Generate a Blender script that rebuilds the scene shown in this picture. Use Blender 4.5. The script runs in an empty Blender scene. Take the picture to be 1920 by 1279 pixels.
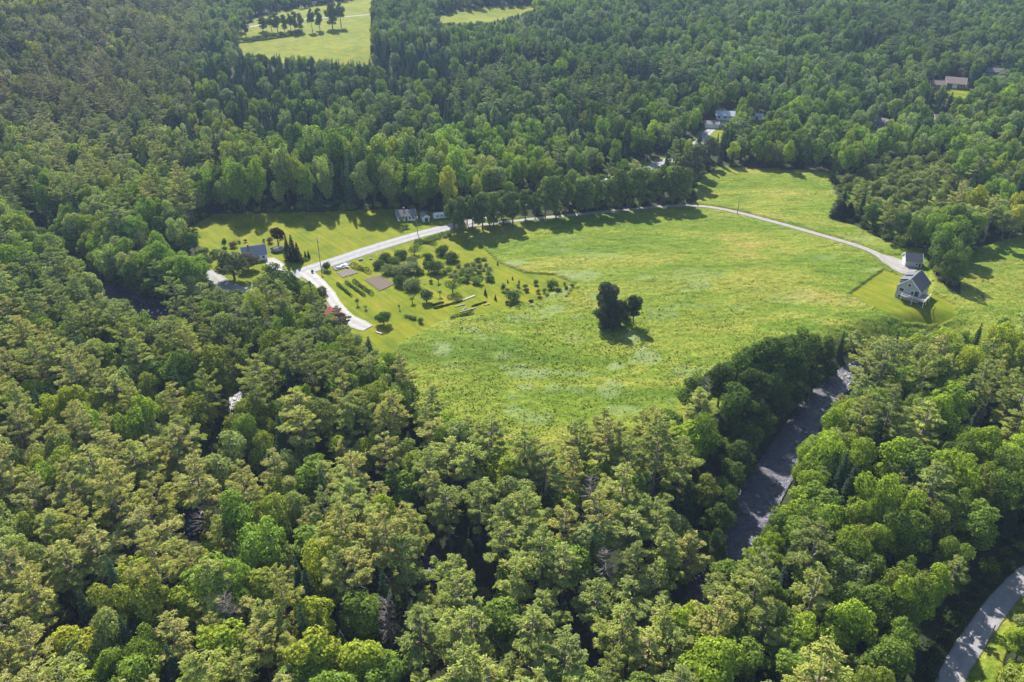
import bpy, math, random
import numpy as np
from mathutils import Vector, Matrix
# ------------------------------------------------------------------ camera, sky, sun, exposure
SC = bpy.context.scene
COL = SC.collection
FPX, CX, CY = 1920 * 28.0 / 36.0, 960.0, 639.5
PITCH = math.radians(30.0)
CAMZ = 140.0
cam_d = bpy.data.cameras.new("camera"); cam = bpy.data.objects.new("camera", cam_d); COL.objects.link(cam)
cam.location = (0, 0, CAMZ); cam.rotation_euler = (math.radians(90) - PITCH, 0, 0)
cam_d.lens = 28.0; cam_d.sensor_width = 36.0; cam_d.clip_start = 1.0; cam_d.clip_end = 8000.0
SC.camera = cam
SUN_EL, SUN_AZ = math.radians(41.0), math.radians(-15.0)      # azimuth from +Y towards +X: the sun stands ahead, slightly left
w = bpy.data.worlds.new("World"); SC.world = w; w.use_nodes = True
nt = w.node_tree; bg = nt.nodes["Background"]
sky = nt.nodes.new("ShaderNodeTexSky"); sky.sky_type = 'NISHITA'; sky.sun_disc = False
sky.sun_elevation = SUN_EL; sky.sun_rotation = SUN_AZ; sky.air_density = 1.3; sky.dust_density = 0.6; sky.ozone_density = 2.0
nt.links.new(sky.outputs[0], bg.inputs[0]); bg.inputs[1].default_value = 0.078
sd = bpy.data.lights.new("sun", 'SUN'); sd.energy = 5.0; sd.angle = math.radians(0.6); sd.color = (1.0, 0.95, 0.86)
sun = bpy.data.objects.new("sun", sd); COL.objects.link(sun)
sdir = Vector((math.sin(SUN_AZ) * math.cos(SUN_EL), math.cos(SUN_AZ) * math.cos(SUN_EL), math.sin(SUN_EL)))
sun.rotation_euler = sdir.to_track_quat('Z', 'Y').to_euler(); sun.location = (0, 200, 300)
SC.view_settings.view_transform = 'Standard'; SC.view_settings.look = 'None'
SC.view_settings.exposure = 1.4; SC.view_settings.gamma = 1.0
SC.render.engine = 'CYCLES'
c = SC.cycles
c.max_bounces = 6; c.diffuse_bounces = 3; c.glossy_bounces = 2; c.transmission_bounces = 3; c.volume_bounces = 0
c.transparent_max_bounces = 4; c.use_denoising = True; c.caustics_reflective = False; c.caustics_refractive = False
HAZE = 0.00009

# ------------------------------------------------------------------ maths helpers
rs = np.random.RandomState(7)
random.seed(11)
def lerp(a, b, t): return a + (b - a) * t
def sstep(a, b, x):
    t = np.clip((np.asarray(x, float) - a) / (b - a), 0, 1); return t * t * (3 - 2 * t)
_lat = np.random.RandomState(3).rand(256, 256)
def vnoise(x, y):
    x = np.asarray(x, float); y = np.asarray(y, float)
    xi = np.floor(x).astype(int); yi = np.floor(y).astype(int); fx = x - xi; fy = y - yi
    fx = fx * fx * (3 - 2 * fx); fy = fy * fy * (3 - 2 * fy)
    a = _lat[xi & 255, yi & 255]; b = _lat[(xi + 1) & 255, yi & 255]; c_ = _lat[xi & 255, (yi + 1) & 255]; d = _lat[(xi + 1) & 255, (yi + 1) & 255]
    return (a * (1 - fx) + b * fx) * (1 - fy) + (c_ * (1 - fx) + d * fx) * fy
def fbm(x, y, o=4):
    s = 0; a = .5; t = 0
    for i in range(o):
        s = s + a * vnoise(x * 2 ** i + 17.3 * i, y * 2 ** i + 5.1 * i); t += a; a *= .5
    return s / t
SP, CP = math.sin(PITCH), math.cos(PITCH)
def project(X, Y, Z):
    X = np.asarray(X, float); Y = np.asarray(Y, float); Z = np.asarray(Z, float) - CAMZ
    d = Y * CP - Z * SP; u = Y * SP + Z * CP
    d = np.where(d < 1, 1, d)
    return CX + FPX * X / d, CY - FPX * u / d, d
def plane_at(px, py, z):
    u = (px - CX) / FPX; v = (py - CY) / FPX
    d = (CAMZ - z) / (SP + v * CP)
    return (u * d, d * (CP - v * SP))
def inpoly(x, y, P):
    x = np.asarray(x, float); y = np.asarray(y, float); r = np.zeros(x.shape, bool); n = len(P)
    for i in range(n):
        x1, y1 = P[i]; x2, y2 = P[(i + 1) % n]
        if y1 == y2: continue
        cnd = ((y1 > y) != (y2 > y)) & (x < (x2 - x1) * (y - y1) / (y2 - y1) + x1)
        r ^= cnd
    return r
def path_dist(X, Y, pts):
    """distance to a polyline and the value (third entry) at the nearest place"""
    X = np.asarray(X, float); Y = np.asarray(Y, float)
    best = np.full(X.shape, 1e9); val = np.zeros(X.shape)
    for (a, b) in zip(pts[:-1], pts[1:]):
        dx, dy = b[0] - a[0], b[1] - a[1]; L = dx * dx + dy * dy + 1e-9
        t = np.clip(((X - a[0]) * dx + (Y - a[1]) * dy) / L, 0, 1)
        d = np.hypot(X - a[0] - t * dx, Y - a[1] - t * dy)
        m = d < best
        best = np.where(m, d, best); val = np.where(m, a[2] + (b[2] - a[2]) * t, val)
    return best, val

# ------------------------------------------------------------------ the lie of the land
RIVER_Z = -5.0
RIVER_PX = [(1760, 640, 2), (1670, 662, 3), (1590, 704, 4), (1540, 748, 3.9), (1510, 792, 4.3), (1473, 850, 4.7), (1433, 915, 4.9), (1394, 985, 4.9), (1358, 1045, 4.0),
            (1300, 1130, 2.5), (1240, 1200, 1.5), (1150, 1235, 1.3), (1050, 1230, 1.3), (950, 1190, 1.3), (885, 1140, 1.8), (838, 1088, 2.6), (768, 1003, 2.2),
            (700, 955, 1.8), (600, 950, 1.6), (480, 975, 1.6), (362, 985, 2.2), (385, 930, 1.5), (428, 850, 1.5), (441, 748, 1.8), (420, 680, 1.5), (370, 622, 3),
            (310, 583, 5), (240, 565, 5.5), (180, 538, 5), (120, 480, 3), (60, 430, 2.5), (-40, 380, 2)]
RIVER = [plane_at(x, y, RIVER_Z) + (w_,) for x, y, w_ in RIVER_PX]
def terrain(X, Y):
    X = np.asarray(X, float); Y = np.asarray(Y, float)
    h = (fbm(X / 90. + 3, Y / 90. + 8, 3) - .5) * 2.2 * sstep(60, 200, Y)
    k = -X - (165 + 0.16 * Y)                                            # the slope beyond the river, up to the west
    h = h + 52 * sstep(0, 260, k) * sstep(150, 420, Y) + 8 * (fbm(X / 70. + 9, Y / 70., 3) - .5) * sstep(20, 160, k)
    h = h + 0.035 * np.maximum(Y - 470, 0) + 22 * sstep(560, 1100, Y) * (fbm(X / 260. + 1, Y / 260. + 2, 3) - .35)
    calm = np.exp(-((X + 205) / 150) ** 2 - ((Y - 880) / 230) ** 2) + np.exp(-((X + 40) / 130) ** 2 - ((Y - 1080) / 160) ** 2)
    h = h + 30 * (fbm(X / 95. + 6, Y / 95. + 3, 2) - .5) * sstep(470, 640, Y) * (1 - np.clip(calm * 1.3, 0, 1))
    h = h + 14 * sstep(230, 420, X) * sstep(250, 520, Y)                 # rise to the east
    d, hw = path_dist(X, Y, RIVER)
    t = sstep(hw * 0.9, hw + 14, d)
    h = (RIVER_Z - 0.9) * (1 - t) + h * t
    return h
def at(px, py):
    """the ground point a pixel looks at"""
    u = (px - CX) / FPX; v = (py - CY) / FPX
    t = np.linspace(100, 2400, 2400)
    X = u * t; Y = t * (CP - v * SP); Z = CAMZ - t * (SP + v * CP)
    f = Z - terrain(X, Y); i = int(np.argmax(f < 0)) if (f < 0).any() else len(t) - 1
    i = max(i, 1)
    a = f[i - 1] / (f[i - 1] - f[i] + 1e-9); tt = t[i - 1] + a * (t[i] - t[i - 1])
    x = u * tt; y = tt * (CP - v * SP)
    return float(x), float(y), float(terrain(x, y))

# ------------------------------------------------------------------ open land (outlines found in the photo, laid on the land)
OPEN_A = [(566, 516), (640, 494), (720, 470), (800, 442), (846, 424), (900, 412), (1000, 407), (1100, 400), (1200, 390), (1292, 384), (1310, 376), (1300, 358), (1318, 332),
          (1350, 312), (1460, 318), (1552, 322), (1560, 345), (1570, 372), (1556, 398), (1600, 424), (1648, 447), (1690, 466), (1730, 468), (1745, 500), (1760, 530), (1800, 556),
          (1806, 500), (1812, 474), (1870, 455), (1960, 430), (2200, 430), (2200, 640), (1900, 655), (1800, 668), (1650, 655), (1560, 664), (1490, 682), (1400, 740), (1350, 775), (1240, 835),
          (1150, 870), (1050, 888), (950, 878), (850, 832), (760, 762), (715, 700), (690, 660), (660, 640), (640, 606), (612, 560)]
OPEN_B = [(352, 428), (400, 402), (500, 400), (600, 398), (700, 394), (745, 392), (832, 398), (846, 420), (800, 436), (700, 464), (600, 494), (560, 508), (520, 530), (480, 548), (400, 530),
          (392, 500), (385, 470), (360, 450)]
FIELD_C = [(446, 92), (450, 62), (486, 30), (560, 15), (640, 3), (697, -8), (697, 118), (684, 128), (600, 124), (520, 118), (456, 112)]
FIELD_D = [(815, 36), (850, 22), (920, 12), (1000, 10), (1012, 18), (960, 34), (900, 46), (830, 58)]
LAWN_1 = [(566, 516), (640, 494), (720, 470), (800, 442), (846, 426), (852, 440), (880, 455), (905, 464), (935, 492), (985, 512), (1040, 516), (1078, 532), (1090, 556), (1060, 560), (1078, 535), (1040, 548),
          (1000, 562), (930, 588), (840, 600), (790, 622), (760, 640), (735, 665), (690, 660), (640, 606), (612, 560)]
LAWN_2 = [(1592, 552), (1656, 506), (1700, 520), (1790, 572), (1797, 592), (1765, 611), (1700, 606), (1650, 584)]
SCRUB = [(1585, 335), (1640, 305), (1780, 300), (1800, 400), (1760, 455), (1700, 455), (1640, 432), (1580, 380)]
CLEARINGS = [[(1312, 238), (1345, 226), (1372, 240), (1352, 268), (1325, 268)], [(1405, 222), (1432, 216), (1440, 240), (1415, 250)],
             [(1738, 168), (1790, 156), (1822, 168), (1825, 186), (1800, 190), (1745, 186)], [(1690, 258), (1722, 256), (1722, 268), (1690, 268)],
             [(1645, 240), (1680, 238), (1680, 248), (1650, 250)], [(1845, 140), (1895, 134), (1900, 146), (1850, 150)]]
VERGE = [(1740, 1300), (1800, 1215), (1850, 1150), (1900, 1090), (1960, 1040), (2000, 1060), (1930, 1150), (1890, 1215), (1868, 1300)]
# parts of the picture where ground, water or a building is seen over the tree tops: no tree may stand so tall that it hides them
CLEAR = [
    [(585, 518), (610, 545), (632, 575), (652, 600), (690, 632), (738, 642), (782, 668), (790, 705), (830, 728), (868, 765), (925, 770), (960, 800), (1012, 800), (1060, 772), (1110, 760),
     (1160, 762), (1225, 745), (1250, 708), (1290, 688), (1285, 655), (1330, 640), (1385, 612), (1440, 625), (1500, 628), (1600, 612), (1650, 622), (1690, 604), (1740, 618), (1790, 612), (1850, 600),
     (1925, 570), (1925, 455), (1830, 475), (1812, 500), (1806, 556), (1760, 540), (1730, 505), (1735, 478), (1690, 470), (1650, 450), (1600, 428), (1555, 402), (1570, 372), (1556, 325), (1350, 314), (1300, 360),
     (1312, 385), (1200, 400), (900, 425), (845, 428), (700, 470), (590, 505)],
    [(358, 425), (400, 404), (745, 396), (832, 404), (846, 420), (700, 468), (600, 500), (560, 515), (540, 507), (520, 520), (500, 500), (480, 490), (470, 545), (405, 535), (395, 510), (470, 500), (440, 470), (410, 480), (385, 465)],
    [(1565, 688), (1598, 700), (1562, 745), (1562, 765), (1500, 822), (1482, 880), (1455, 945), (1408, 1012), (1385, 1042), (1340, 1052), (1350, 1010), (1385, 930), (1405, 868), (1440, 810), (1500, 752)],
    [(185, 543), (230, 558), (318, 572), (322, 586), (262, 588), (215, 566), (172, 540)],
    [(828, 1066), (848, 1066), (850, 1108), (828, 1108)], [(756, 992), (776, 992), (776, 1012), (756, 1012)], [(345, 962), (368, 955), (372, 1010), (352, 1016)], [(432, 735), (450, 735), (448, 772), (432, 772)],
    [(452, 62), (486, 32), (560, 17), (640, 5), (692, -8), (692, 112), (640, 108), (520, 100), (455, 97)],
    [(822, 34), (850, 24), (920, 14), (1000, 12), (1000, 18), (930, 32), (880, 38), (826, 42)],
    [(1756, 1285), (1790, 1215), (1832, 1152), (1884, 1095), (1925, 1062), (1925, 1112), (1885, 1150), (1850, 1200), (1830, 1250), (1822, 1285)],
    [(1826, 1280), (1850, 1205), (1890, 1148), (1918, 1120), (1905, 1160), (1872, 1215), (1856, 1280)],
    [(1340, 208), (1376, 206), (1378, 224), (1342, 226)], [(1320, 226), (1345, 228), (1345, 256), (1322, 250)], [(1410, 222), (1430, 218), (1432, 232), (1412, 236)],
    [(1770, 143), (1804, 146), (1806, 162), (1772, 162)], [(1746, 152), (1766, 152), (1766, 162), (1746, 162)], [(1780, 162), (1820, 165), (1818, 178), (1790, 176)], [(1852, 130), (1875, 130), (1875, 140), (1852, 140)],
    [(1642, 225), (1660, 225), (1660, 238), (1642, 238)], [(1756, 219), (1782, 219), (1782, 228), (1756, 228)], [(1695, 258), (1720, 258), (1720, 265), (1695, 265)],
    [(614, 584), (648, 588), (650, 606), (612, 600)], [(572, 602), (592, 600), (592, 616), (574, 616)],
    [(1224, 304), (1240, 304), (1240, 316), (1224, 316)],
]
def in_open(px, py):
    r = inpoly(px, py, OPEN_A) | inpoly(px, py, OPEN_B) | inpoly(px, py, FIELD_C) | inpoly(px, py, FIELD_D) | inpoly(px, py, VERGE)
    for P in CLEARINGS: r |= inpoly(px, py, P)
    return r
def W2(px, py):
    x, y, z = at(px, py); return (x, y)
ROAD = [(-330, 470), (-120, 455), (90, 470), (240, 480)]
def wpath(pts): return [W2(x, y) + (w_,) for x, y, w_ in pts]
MAIN_ROAD = wpath([(1400, 205, 3), (1340, 238, 3), (1300, 275, 3), (1230, 310, 3.2), (1100, 350, 3.2), (950, 390, 3.4), (880, 414, 3.4), (846, 425, 3.5), (783, 441, 3.6), (700, 466, 3.7), (640, 486, 3.8), (570, 509, 3.8), (520, 530, 3.8), (462, 546, 3.8), (425, 538, 3.8), (395, 518, 3.6), (350, 494, 3.4), (300, 478, 3.2)])
LANE = wpath([(842, 428, 1.7), (880, 424, 1.5), (980, 413, 1.4), (1080, 403, 1.4), (1176, 394, 1.4), (1250, 387, 1.4), (1300, 386, 1.4), (1345, 391, 1.5), (1400, 403, 1.6), (1500, 430, 1.6), (1600, 459, 1.7), (1645, 477, 1.9), (1668, 492, 3.0), (1692, 503, 3.4), (1712, 510, 3.0)])
DRIVE = wpath([(570, 509, 3.2), (590, 524, 2.9), (612, 545, 2.4), (626, 565, 2.3), (638, 582, 2.4), (655, 598, 2.7), (672, 608, 3.3), (690, 616, 2.6)])
NEAR_ROAD = wpath([(1700, 1420, 2.7), (1768, 1300, 2.4), (1803, 1235, 2.4), (1841, 1178, 2.4), (1883, 1122, 2.4), (1928, 1080, 2.4), (2020, 1020, 2.7)])
FAR_ROAD = wpath([(430, 56, 2.5), (500, 46, 2.5), (560, 37, 2.5), (600, 34, 2.5), (640, 32, 2.5), (700, 27, 2.5)])

# ------------------------------------------------------------------ object helpers
def tag(o, label=None, cat=None, group=None, kind=None):
    if label: o["label"] = label
    if cat: o["category"] = cat
    if group: o["group"] = group
    if kind: o["kind"] = kind
    return o
def mesh_np(name, V, F, mats=(), smooth=False, mat_idx=None, attrs=None):
    """V (n,3); F (m,k) quads or triangles, or a list of ragged faces"""
    me = bpy.data.meshes.new(name)
    V = np.asarray(V, np.float32)
    if isinstance(F, np.ndarray):
        m, k = F.shape
        me.vertices.add(len(V)); me.vertices.foreach_set("co", V.ravel())
        me.loops.add(m * k); me.loops.foreach_set("vertex_index", F.astype(np.int32).ravel())
        me.polygons.add(m); me.polygons.foreach_set("loop_start", (np.arange(m) * k).astype(np.int32))
        if smooth: me.polygons.foreach_set("use_smooth", np.ones(m, bool))
        if mat_idx is not None: me.polygons.foreach_set("material_index", np.asarray(mat_idx, np.int32))
        for mt in mats: me.materials.append(mt)
        for nm, (dom, arr) in (attrs or {}).items():
            arr = np.asarray(arr, np.float32)
            if arr.ndim == 2:
                a = me.attributes.new(nm, 'FLOAT_COLOR', dom); a.data.foreach_set("color", arr.ravel())
            else:
                a = me.attributes.new(nm, 'FLOAT', dom); a.data.foreach_set("value", arr)
        me.update(calc_edges=True)
    else:
        me.from_pydata([tuple(map(float, v)) for v in V], [], F)
        for mt in mats: me.materials.append(mt)
        if mat_idx is not None: me.polygons.foreach_set("material_index", np.asarray(mat_idx, np.int32))
        me.update()
    return me
def obj(name, me, parent=None, loc=None, rot=None, scale=None):
    o = bpy.data.objects.new(name, me); COL.objects.link(o)
    if parent is not None: o.parent = parent
    if loc is not None: o.location = loc
    if rot is not None: o.rotation_euler = rot
    if scale is not None: o.scale = scale
    return o
def empty(name, loc, rz=0.0, label=None, cat=None, group=None, scale=None):
    o = bpy.data.objects.new(name, None); COL.objects.link(o); o.location = loc; o.rotation_euler = (0, 0, rz); o.empty_display_size = .5
    if scale is not None: o.scale = scale
    return tag(o, label, cat, group)
class MB:
    def __init__(s): s.v = []; s.f = []
    def add(s, v, f):
        n = len(s.v); s.v += [tuple(map(float, p)) for p in v]; s.f += [tuple(i + n for i in q) for q in f]; return s
    def box(s, x0, y0, z0, x1, y1, z1):
        return s.add([(x0, y0, z0), (x1, y0, z0), (x1, y1, z0), (x0, y1, z0), (x0, y0, z1), (x1, y0, z1), (x1, y1, z1), (x0, y1, z1)],
                     [(0, 3, 2, 1), (4, 5, 6, 7), (0, 1, 5, 4), (1, 2, 6, 5), (2, 3, 7, 6), (3, 0, 4, 7)])
    def slab(s, q, t):
        """a quad given by four corners, thickened by t upward along its normal"""
        q = [Vector(p) for p in q]; n = (q[1] - q[0]).cross(q[2] - q[0]).normalized() * t
        if n.z < 0: n = -n
        v = q + [p + n for p in q]
        return s.add(v, [(0, 3, 2, 1), (4, 5, 6, 7), (0, 1, 5, 4), (1, 2, 6, 5), (2, 3, 7, 6), (3, 0, 4, 7)])
    def tube(s, pts, rad, n=6, cap=True):
        vs = []; fs = []
        for i, p in enumerate(pts):
            p = Vector(p); a = Vector(pts[max(i - 1, 0)]); b = Vector(pts[min(i + 1, len(pts) - 1)])
            d = (b - a).normalized(); e = d.cross(Vector((.13, .97, .21))).normalized(); g = d.cross(e)
            for k in range(n):
                t = 2 * math.pi * k / n; vs.append(p + (e * math.cos(t) + g * math.sin(t)) * rad[i])
        for i in range(len(pts) - 1):
            for k in range(n): fs.append((i * n + k, i * n + (k + 1) % n, (i + 1) * n + (k + 1) % n, (i + 1) * n + k))
        if cap: fs.append(tuple(range(n))[::-1]); fs.append(tuple(range((len(pts) - 1) * n, len(pts) * n)))
        return s.add(vs, fs)
    def mesh(s, name, mat): return mesh_np(name, s.v, s.f, [mat] if not isinstance(mat, (list, tuple)) else mat)
    def build(s, name, mat, parent=None, **k): return obj(name, s.mesh(name, mat), parent, **k)

# ------------------------------------------------------------------ materials
def newmat(name):
    m = bpy.data.materials.new(name); m.use_nodes = True; t = m.node_tree; t.nodes.clear()
    out = t.nodes.new("ShaderNodeOutputMaterial"); return m, t, out
def N(t, typ, **k):
    n = t.nodes.new(typ)
    for a, b in k.items(): setattr(n, a, b)
    return n
def ramp(t, fac, stops):
    r = N(t, "ShaderNodeValToRGB"); e = r.color_ramp.elements
    while len(e) < len(stops): e.new(.5)
    for x, (p, col) in zip(e, stops): x.position = p; x.color = tuple(col) + (1,)
    t.links.new(fac, r.inputs[0]); return r.outputs[0]
def noise(t, scale, detail=3, rough=.55, vec=None, dist=0.0):
    n = N(t, "ShaderNodeTexNoise"); n.inputs["Scale"].default_value = scale; n.inputs["Detail"].default_value = detail
    n.inputs["Roughness"].default_value = rough; n.inputs["Distortion"].default_value = dist
    if vec is not None: t.links.new(vec, n.inputs["Vector"])
    return n.outputs[0]
def mix(t, fac, a, b, mode='MIX'):
    n = N(t, "ShaderNodeMix", data_type='RGBA', blend_type=mode)
    for s, v in ((n.inputs[0], fac), (n.inputs[6], a), (n.inputs[7], b)):
        if hasattr(v, "links") or isinstance(v, bpy.types.NodeSocket): t.links.new(v, s)
        elif isinstance(v, (int, float)): s.default_value = v
        else: s.default_value = tuple(v) + (1,)
    return n.outputs[2]
def math_n(t, op, a, b=None):
    n = N(t, "ShaderNodeMath", operation=op)
    for s, v in zip(n.inputs, (a, b)):
        if v is None: continue
        if isinstance(v, (int, float)): s.default_value = v
        else: t.links.new(v, s)
    return n.outputs[0]
def leaf_mat(name, inst, trans=0.40, gloss=0.0):
    """foliage: the tree's own tint x a tone per leaf; light passes through thin leaves"""
    m, t, out = newmat(name)
    if inst:
        a = N(t, "ShaderNodeAttribute", attribute_type='INSTANCER', attribute_name='tint'); tint = a.outputs["Color"]
    else:
        a = N(t, "ShaderNodeObjectInfo"); tint = a.outputs["Color"]
    tn = N(t, "ShaderNodeAttribute", attribute_type='GEOMETRY', attribute_name='tone')
    col = mix(t, 1.0, tint, tn.outputs["Color"], 'MULTIPLY')
    d = N(t, "ShaderNodeBsdfDiffuse"); d.inputs["Roughness"].default_value = .6; t.links.new(col, d.inputs[0])
    tr = N(t, "ShaderNodeBsdfTranslucent"); t.links.new(mix(t, 1.0, col, (1.05, 1.12, .55), 'MULTIPLY'), tr.inputs[0])
    ms = N(t, "ShaderNodeMixShader"); ms.inputs[0].default_value = trans
    t.links.new(d.outputs[0], ms.inputs[1]); t.links.new(tr.outputs[0], ms.inputs[2])
    t.links.new(ms.outputs[0], out.inputs[0])
    return m
def simple(name, col, rough=.8, var=.15, scale=2.0, bump=0.0, spec=.3, col2=None, stops=None, dist=0.0, metallic=0.0):
    m, t, out = newmat(name); b = N(t, "ShaderNodeBsdfPrincipled")
    tc = N(t, "ShaderNodeTexCoord"); n = noise(t, scale, 5, .6, tc.outputs["Object"], dist)
    c2 = col2 or tuple(max(0, x * (1 - 2 * var)) for x in col)
    cc = ramp(t, n, stops or [(.3, c2), (.7, col)])
    t.links.new(cc, b.inputs["Base Color"]); b.inputs["Roughness"].default_value = rough; b.inputs["Specular IOR Level"].default_value = spec; b.inputs["Metallic"].default_value = metallic
    if bump:
        bp = N(t, "ShaderNodeBump"); bp.inputs["Strength"].default_value = bump; bp.inputs["Distance"].default_value = .1
        t.links.new(noise(t, scale * 4, 4, .6, tc.outputs["Object"]), bp.inputs["Height"]); t.links.new(bp.outputs[0], b.inputs["Normal"])
    t.links.new(b.outputs[0], out.inputs[0]); return m
M_BARK = simple("bark", (.16, .13, .10), .9, .25, 1.2, .5)
M_PBARK = simple("pine_bark", (.27, .235, .21), .9, .25, 1.2, .5)
M_DEAD = simple("dead_wood", (.21, .18, .165), .9, .2, 1.5, .3)
M_LEAF = leaf_mat("foliage", False); M_LEAFI = leaf_mat("foliage_of_the_forest", True)
M_NEED = leaf_mat("needles", False, .3); M_NEEDI = leaf_mat("needles_of_the_forest", True, .3)

# ------------------------------------------------------------------ the ground
def ground():
    ys = np.concatenate([np.arange(20, 150, 1.6), np.arange(150, 425, .62), 425 * (3000 / 425.) ** np.linspace(0, 1, 330)])
    s = np.linspace(-1, 1, 760)
    Y, S = np.meshgrid(ys, s, indexing='ij'); X = S * (Y * .92 + 60)
    Z = terrain(X, Y)
    px, py, d = project(X, Y, Z)
    j = (vnoise(X / 3., Y / 3.) - .5) * 1.0
    jx, jy = px + j * 900 / d, py + (vnoise(X / 3. + 50, Y / 3.) - .5) * 500 / d
    op = in_open(jx, jy); lawn = inpoly(px, py, LAWN_1) | inpoly(px, py, LAWN_2) | inpoly(px, py, OPEN_B) | inpoly(px, py, FIELD_C) | inpoly(px, py, FIELD_D)
    for P in CLEARINGS: lawn |= inpoly(px, py, P)
    dm, wm = path_dist(X, Y, MAIN_ROAD); dl, wl = path_dist(X, Y, LANE); dd, wd = path_dist(X, Y, DRIVE)
    road = (dm < wm + 2.5) | (dl < wl + .8) | (dd < wd + 1.2)
    meadow = op & ~lawn & ~road
    mead = meadow.astype(float)
    mead = np.maximum(mead, inpoly(px, py, SCRUB) * .8)
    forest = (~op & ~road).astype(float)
    # tall meadow stands above the mown grass
    H = mead * (.25 + .75 * fbm(X / 2.4, Y / 1.8, 3)) * (Y < 430)
    H = H + forest * .5 * fbm(X / 1.7, Y / 1.7, 2)
    Zr = terrain(X, Y)
    dr, wr = path_dist(X, Y, RIVER); H = H * sstep(wr, wr + 4, dr)
    near_rd = np.minimum(np.minimum(dm - wm, dl - wl), np.minimum(dd - wd, 99)); dn, wn = path_dist(X, Y, NEAR_ROAD); near_rd = np.minimum(near_rd, dn - wn)
    near_rd = np.minimum(near_rd, path_dist(X, Y, FAR_ROAD)[0] - 2.5)
    H = H * sstep(.8, 1.8, near_rd)
    bedm = np.zeros(X.shape, bool)
    for P in PADS: bedm |= inpoly(px, py, P)
    H = np.where(bedm, 0, H)
    Z = Z + H
    pale = np.zeros(X.shape)
    for (ex, ey, rx, ry, a) in PALE:
        q = ((px - ex) / rx) ** 2 + ((py - ey) / ry) ** 2 + (fbm(X / 4., Y / 4., 4) - .5) * 3.4
        pale = np.maximum(pale, .9 * a * sstep(1.3, .4, q))
    n0, n1 = Y.shape
    V = np.stack([X, Y, Z], -1).reshape(-1, 3)
    I = np.arange(n0 * n1).reshape(n0, n1)
    F = np.stack([I[:-1, :-1], I[:-1, 1:], I[1:, 1:], I[1:, :-1]], -1).reshape(-1, 4)
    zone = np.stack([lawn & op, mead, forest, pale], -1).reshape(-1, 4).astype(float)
    m, t, out = newmat("ground"); b = N(t, "ShaderNodeBsdfPrincipled"); b.inputs["Roughness"].default_value = .95; b.inputs["Specular IOR Level"].default_value = .1
    tc = N(t, "ShaderNodeTexCoord").outputs["Object"]; z = N(t, "ShaderNodeAttribute", attribute_name='zone'); sep = N(t, "ShaderNodeSeparateColor"); t.links.new(z.outputs["Color"], sep.inputs[0])
    # mown grass with mowing stripes
    mp = N(t, "ShaderNodeMapping"); mp.inputs["Rotation"].default_value[2] = math.radians(-38); t.links.new(tc, mp.inputs["Vector"])
    mp2 = N(t, "ShaderNodeMapping"); mp2.inputs["Scale"].default_value = (.9, .06, 1); t.links.new(mp.outputs[0], mp2.inputs["Vector"])
    lawnc = ramp(t, noise(t, .09, 5, .6, tc), [(.3, (.082, .114, .003)), (.5, (.128, .146, .004)), (.72, (.18, .163, .012))])
    stripe = ramp(t, noise(t, .8, 2, .5, mp2.outputs[0]), [(.38, (.78, .86, .8)), (.62, (1.15, 1.1, 1.05))])
    lawnc = mix(t, .8, lawnc, stripe, 'MULTIPLY')
    lawnc = mix(t, .6, lawnc, ramp(t, noise(t, 1.6, 4, .7, tc), [(.3, (.62, .72, .6)), (.7, (1.25, 1.2, 1.2))]), 'MULTIPLY')
    # meadow
    mp3 = N(t, "ShaderNodeMapping"); mp3.inputs["Scale"].default_value = (.35, 1.2, 1); mp3.inputs["Rotation"].default_value[2] = .35; t.links.new(tc, mp3.inputs["Vector"])
    mc = ramp(t, noise(t, .035, 6, .62, mp3.outputs[0], .6), [(.28, (.060, .108, .008)), (.44, (.106, .152, .011)), (.57, (.165, .182, .022)), (.71, (.215, .178, .040))])
    mc = mix(t, .85, mc, ramp(t, noise(t, .75, 6, .75, tc, .4), [(.30, (.42, .52, .4)), (.5, (1.0, 1.0, 1.0)), (.70, (1.6, 1.5, 1.9))]), 'MULTIPLY')
    mc = mix(t, 1.0, mc, ramp(t, noise(t, .16, 5, .65, mp3.outputs[0], 1.6), [(.3, (.62, .82, .5)), (.52, (1.0, 1.0, 1.0)), (.7, (1.38, 1.2, 1.7))]), 'MULTIPLY')
    mc = mix(t, z.outputs["Alpha"], mc, mix(t, 1.0, (.18, .225, .085), ramp(t, noise(t, 2.2, 3, .7, tc), [(.3, (.6, .68, .6)), (.7, (1.25, 1.2, 1.25))]), 'MULTIPLY'))
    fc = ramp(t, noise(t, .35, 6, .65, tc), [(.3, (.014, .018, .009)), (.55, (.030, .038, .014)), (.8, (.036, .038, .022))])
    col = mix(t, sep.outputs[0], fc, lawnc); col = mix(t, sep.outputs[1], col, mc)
    dirt = (.16, .15, .07)
    rest = math_n(t, 'SUBTRACT', 1.0, math_n(t, 'ADD', math_n(t, 'ADD', sep.outputs[0], sep.outputs[1]), sep.outputs[2])); n_ = N(t, "ShaderNodeClamp"); t.links.new(rest, n_.inputs[0])
    col = mix(t, n_.outputs[0], col, mix(t, .5, lawnc, dirt))
    t.links.new(col, b.inputs["Base Color"])
    bp = N(t, "ShaderNodeBump"); bp.inputs["Strength"].default_value = .9; bp.inputs["Distance"].default_value = .35
    hh = math_n(t, 'MULTIPLY', noise(t, 1.7, 5, .7, tc), math_n(t, 'ADD', .12, sep.outputs[1]))
    t.links.new(hh, bp.inputs["Height"]); t.links.new(bp.outputs[0], b.inputs["Normal"]); t.links.new(b.outputs[0], out.inputs[0])
    me = mesh_np("ground", V, F, [m], True, attrs={"zone": ('POINT', zone)})
    tag(obj("ground", me), kind="structure")
    return
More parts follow.
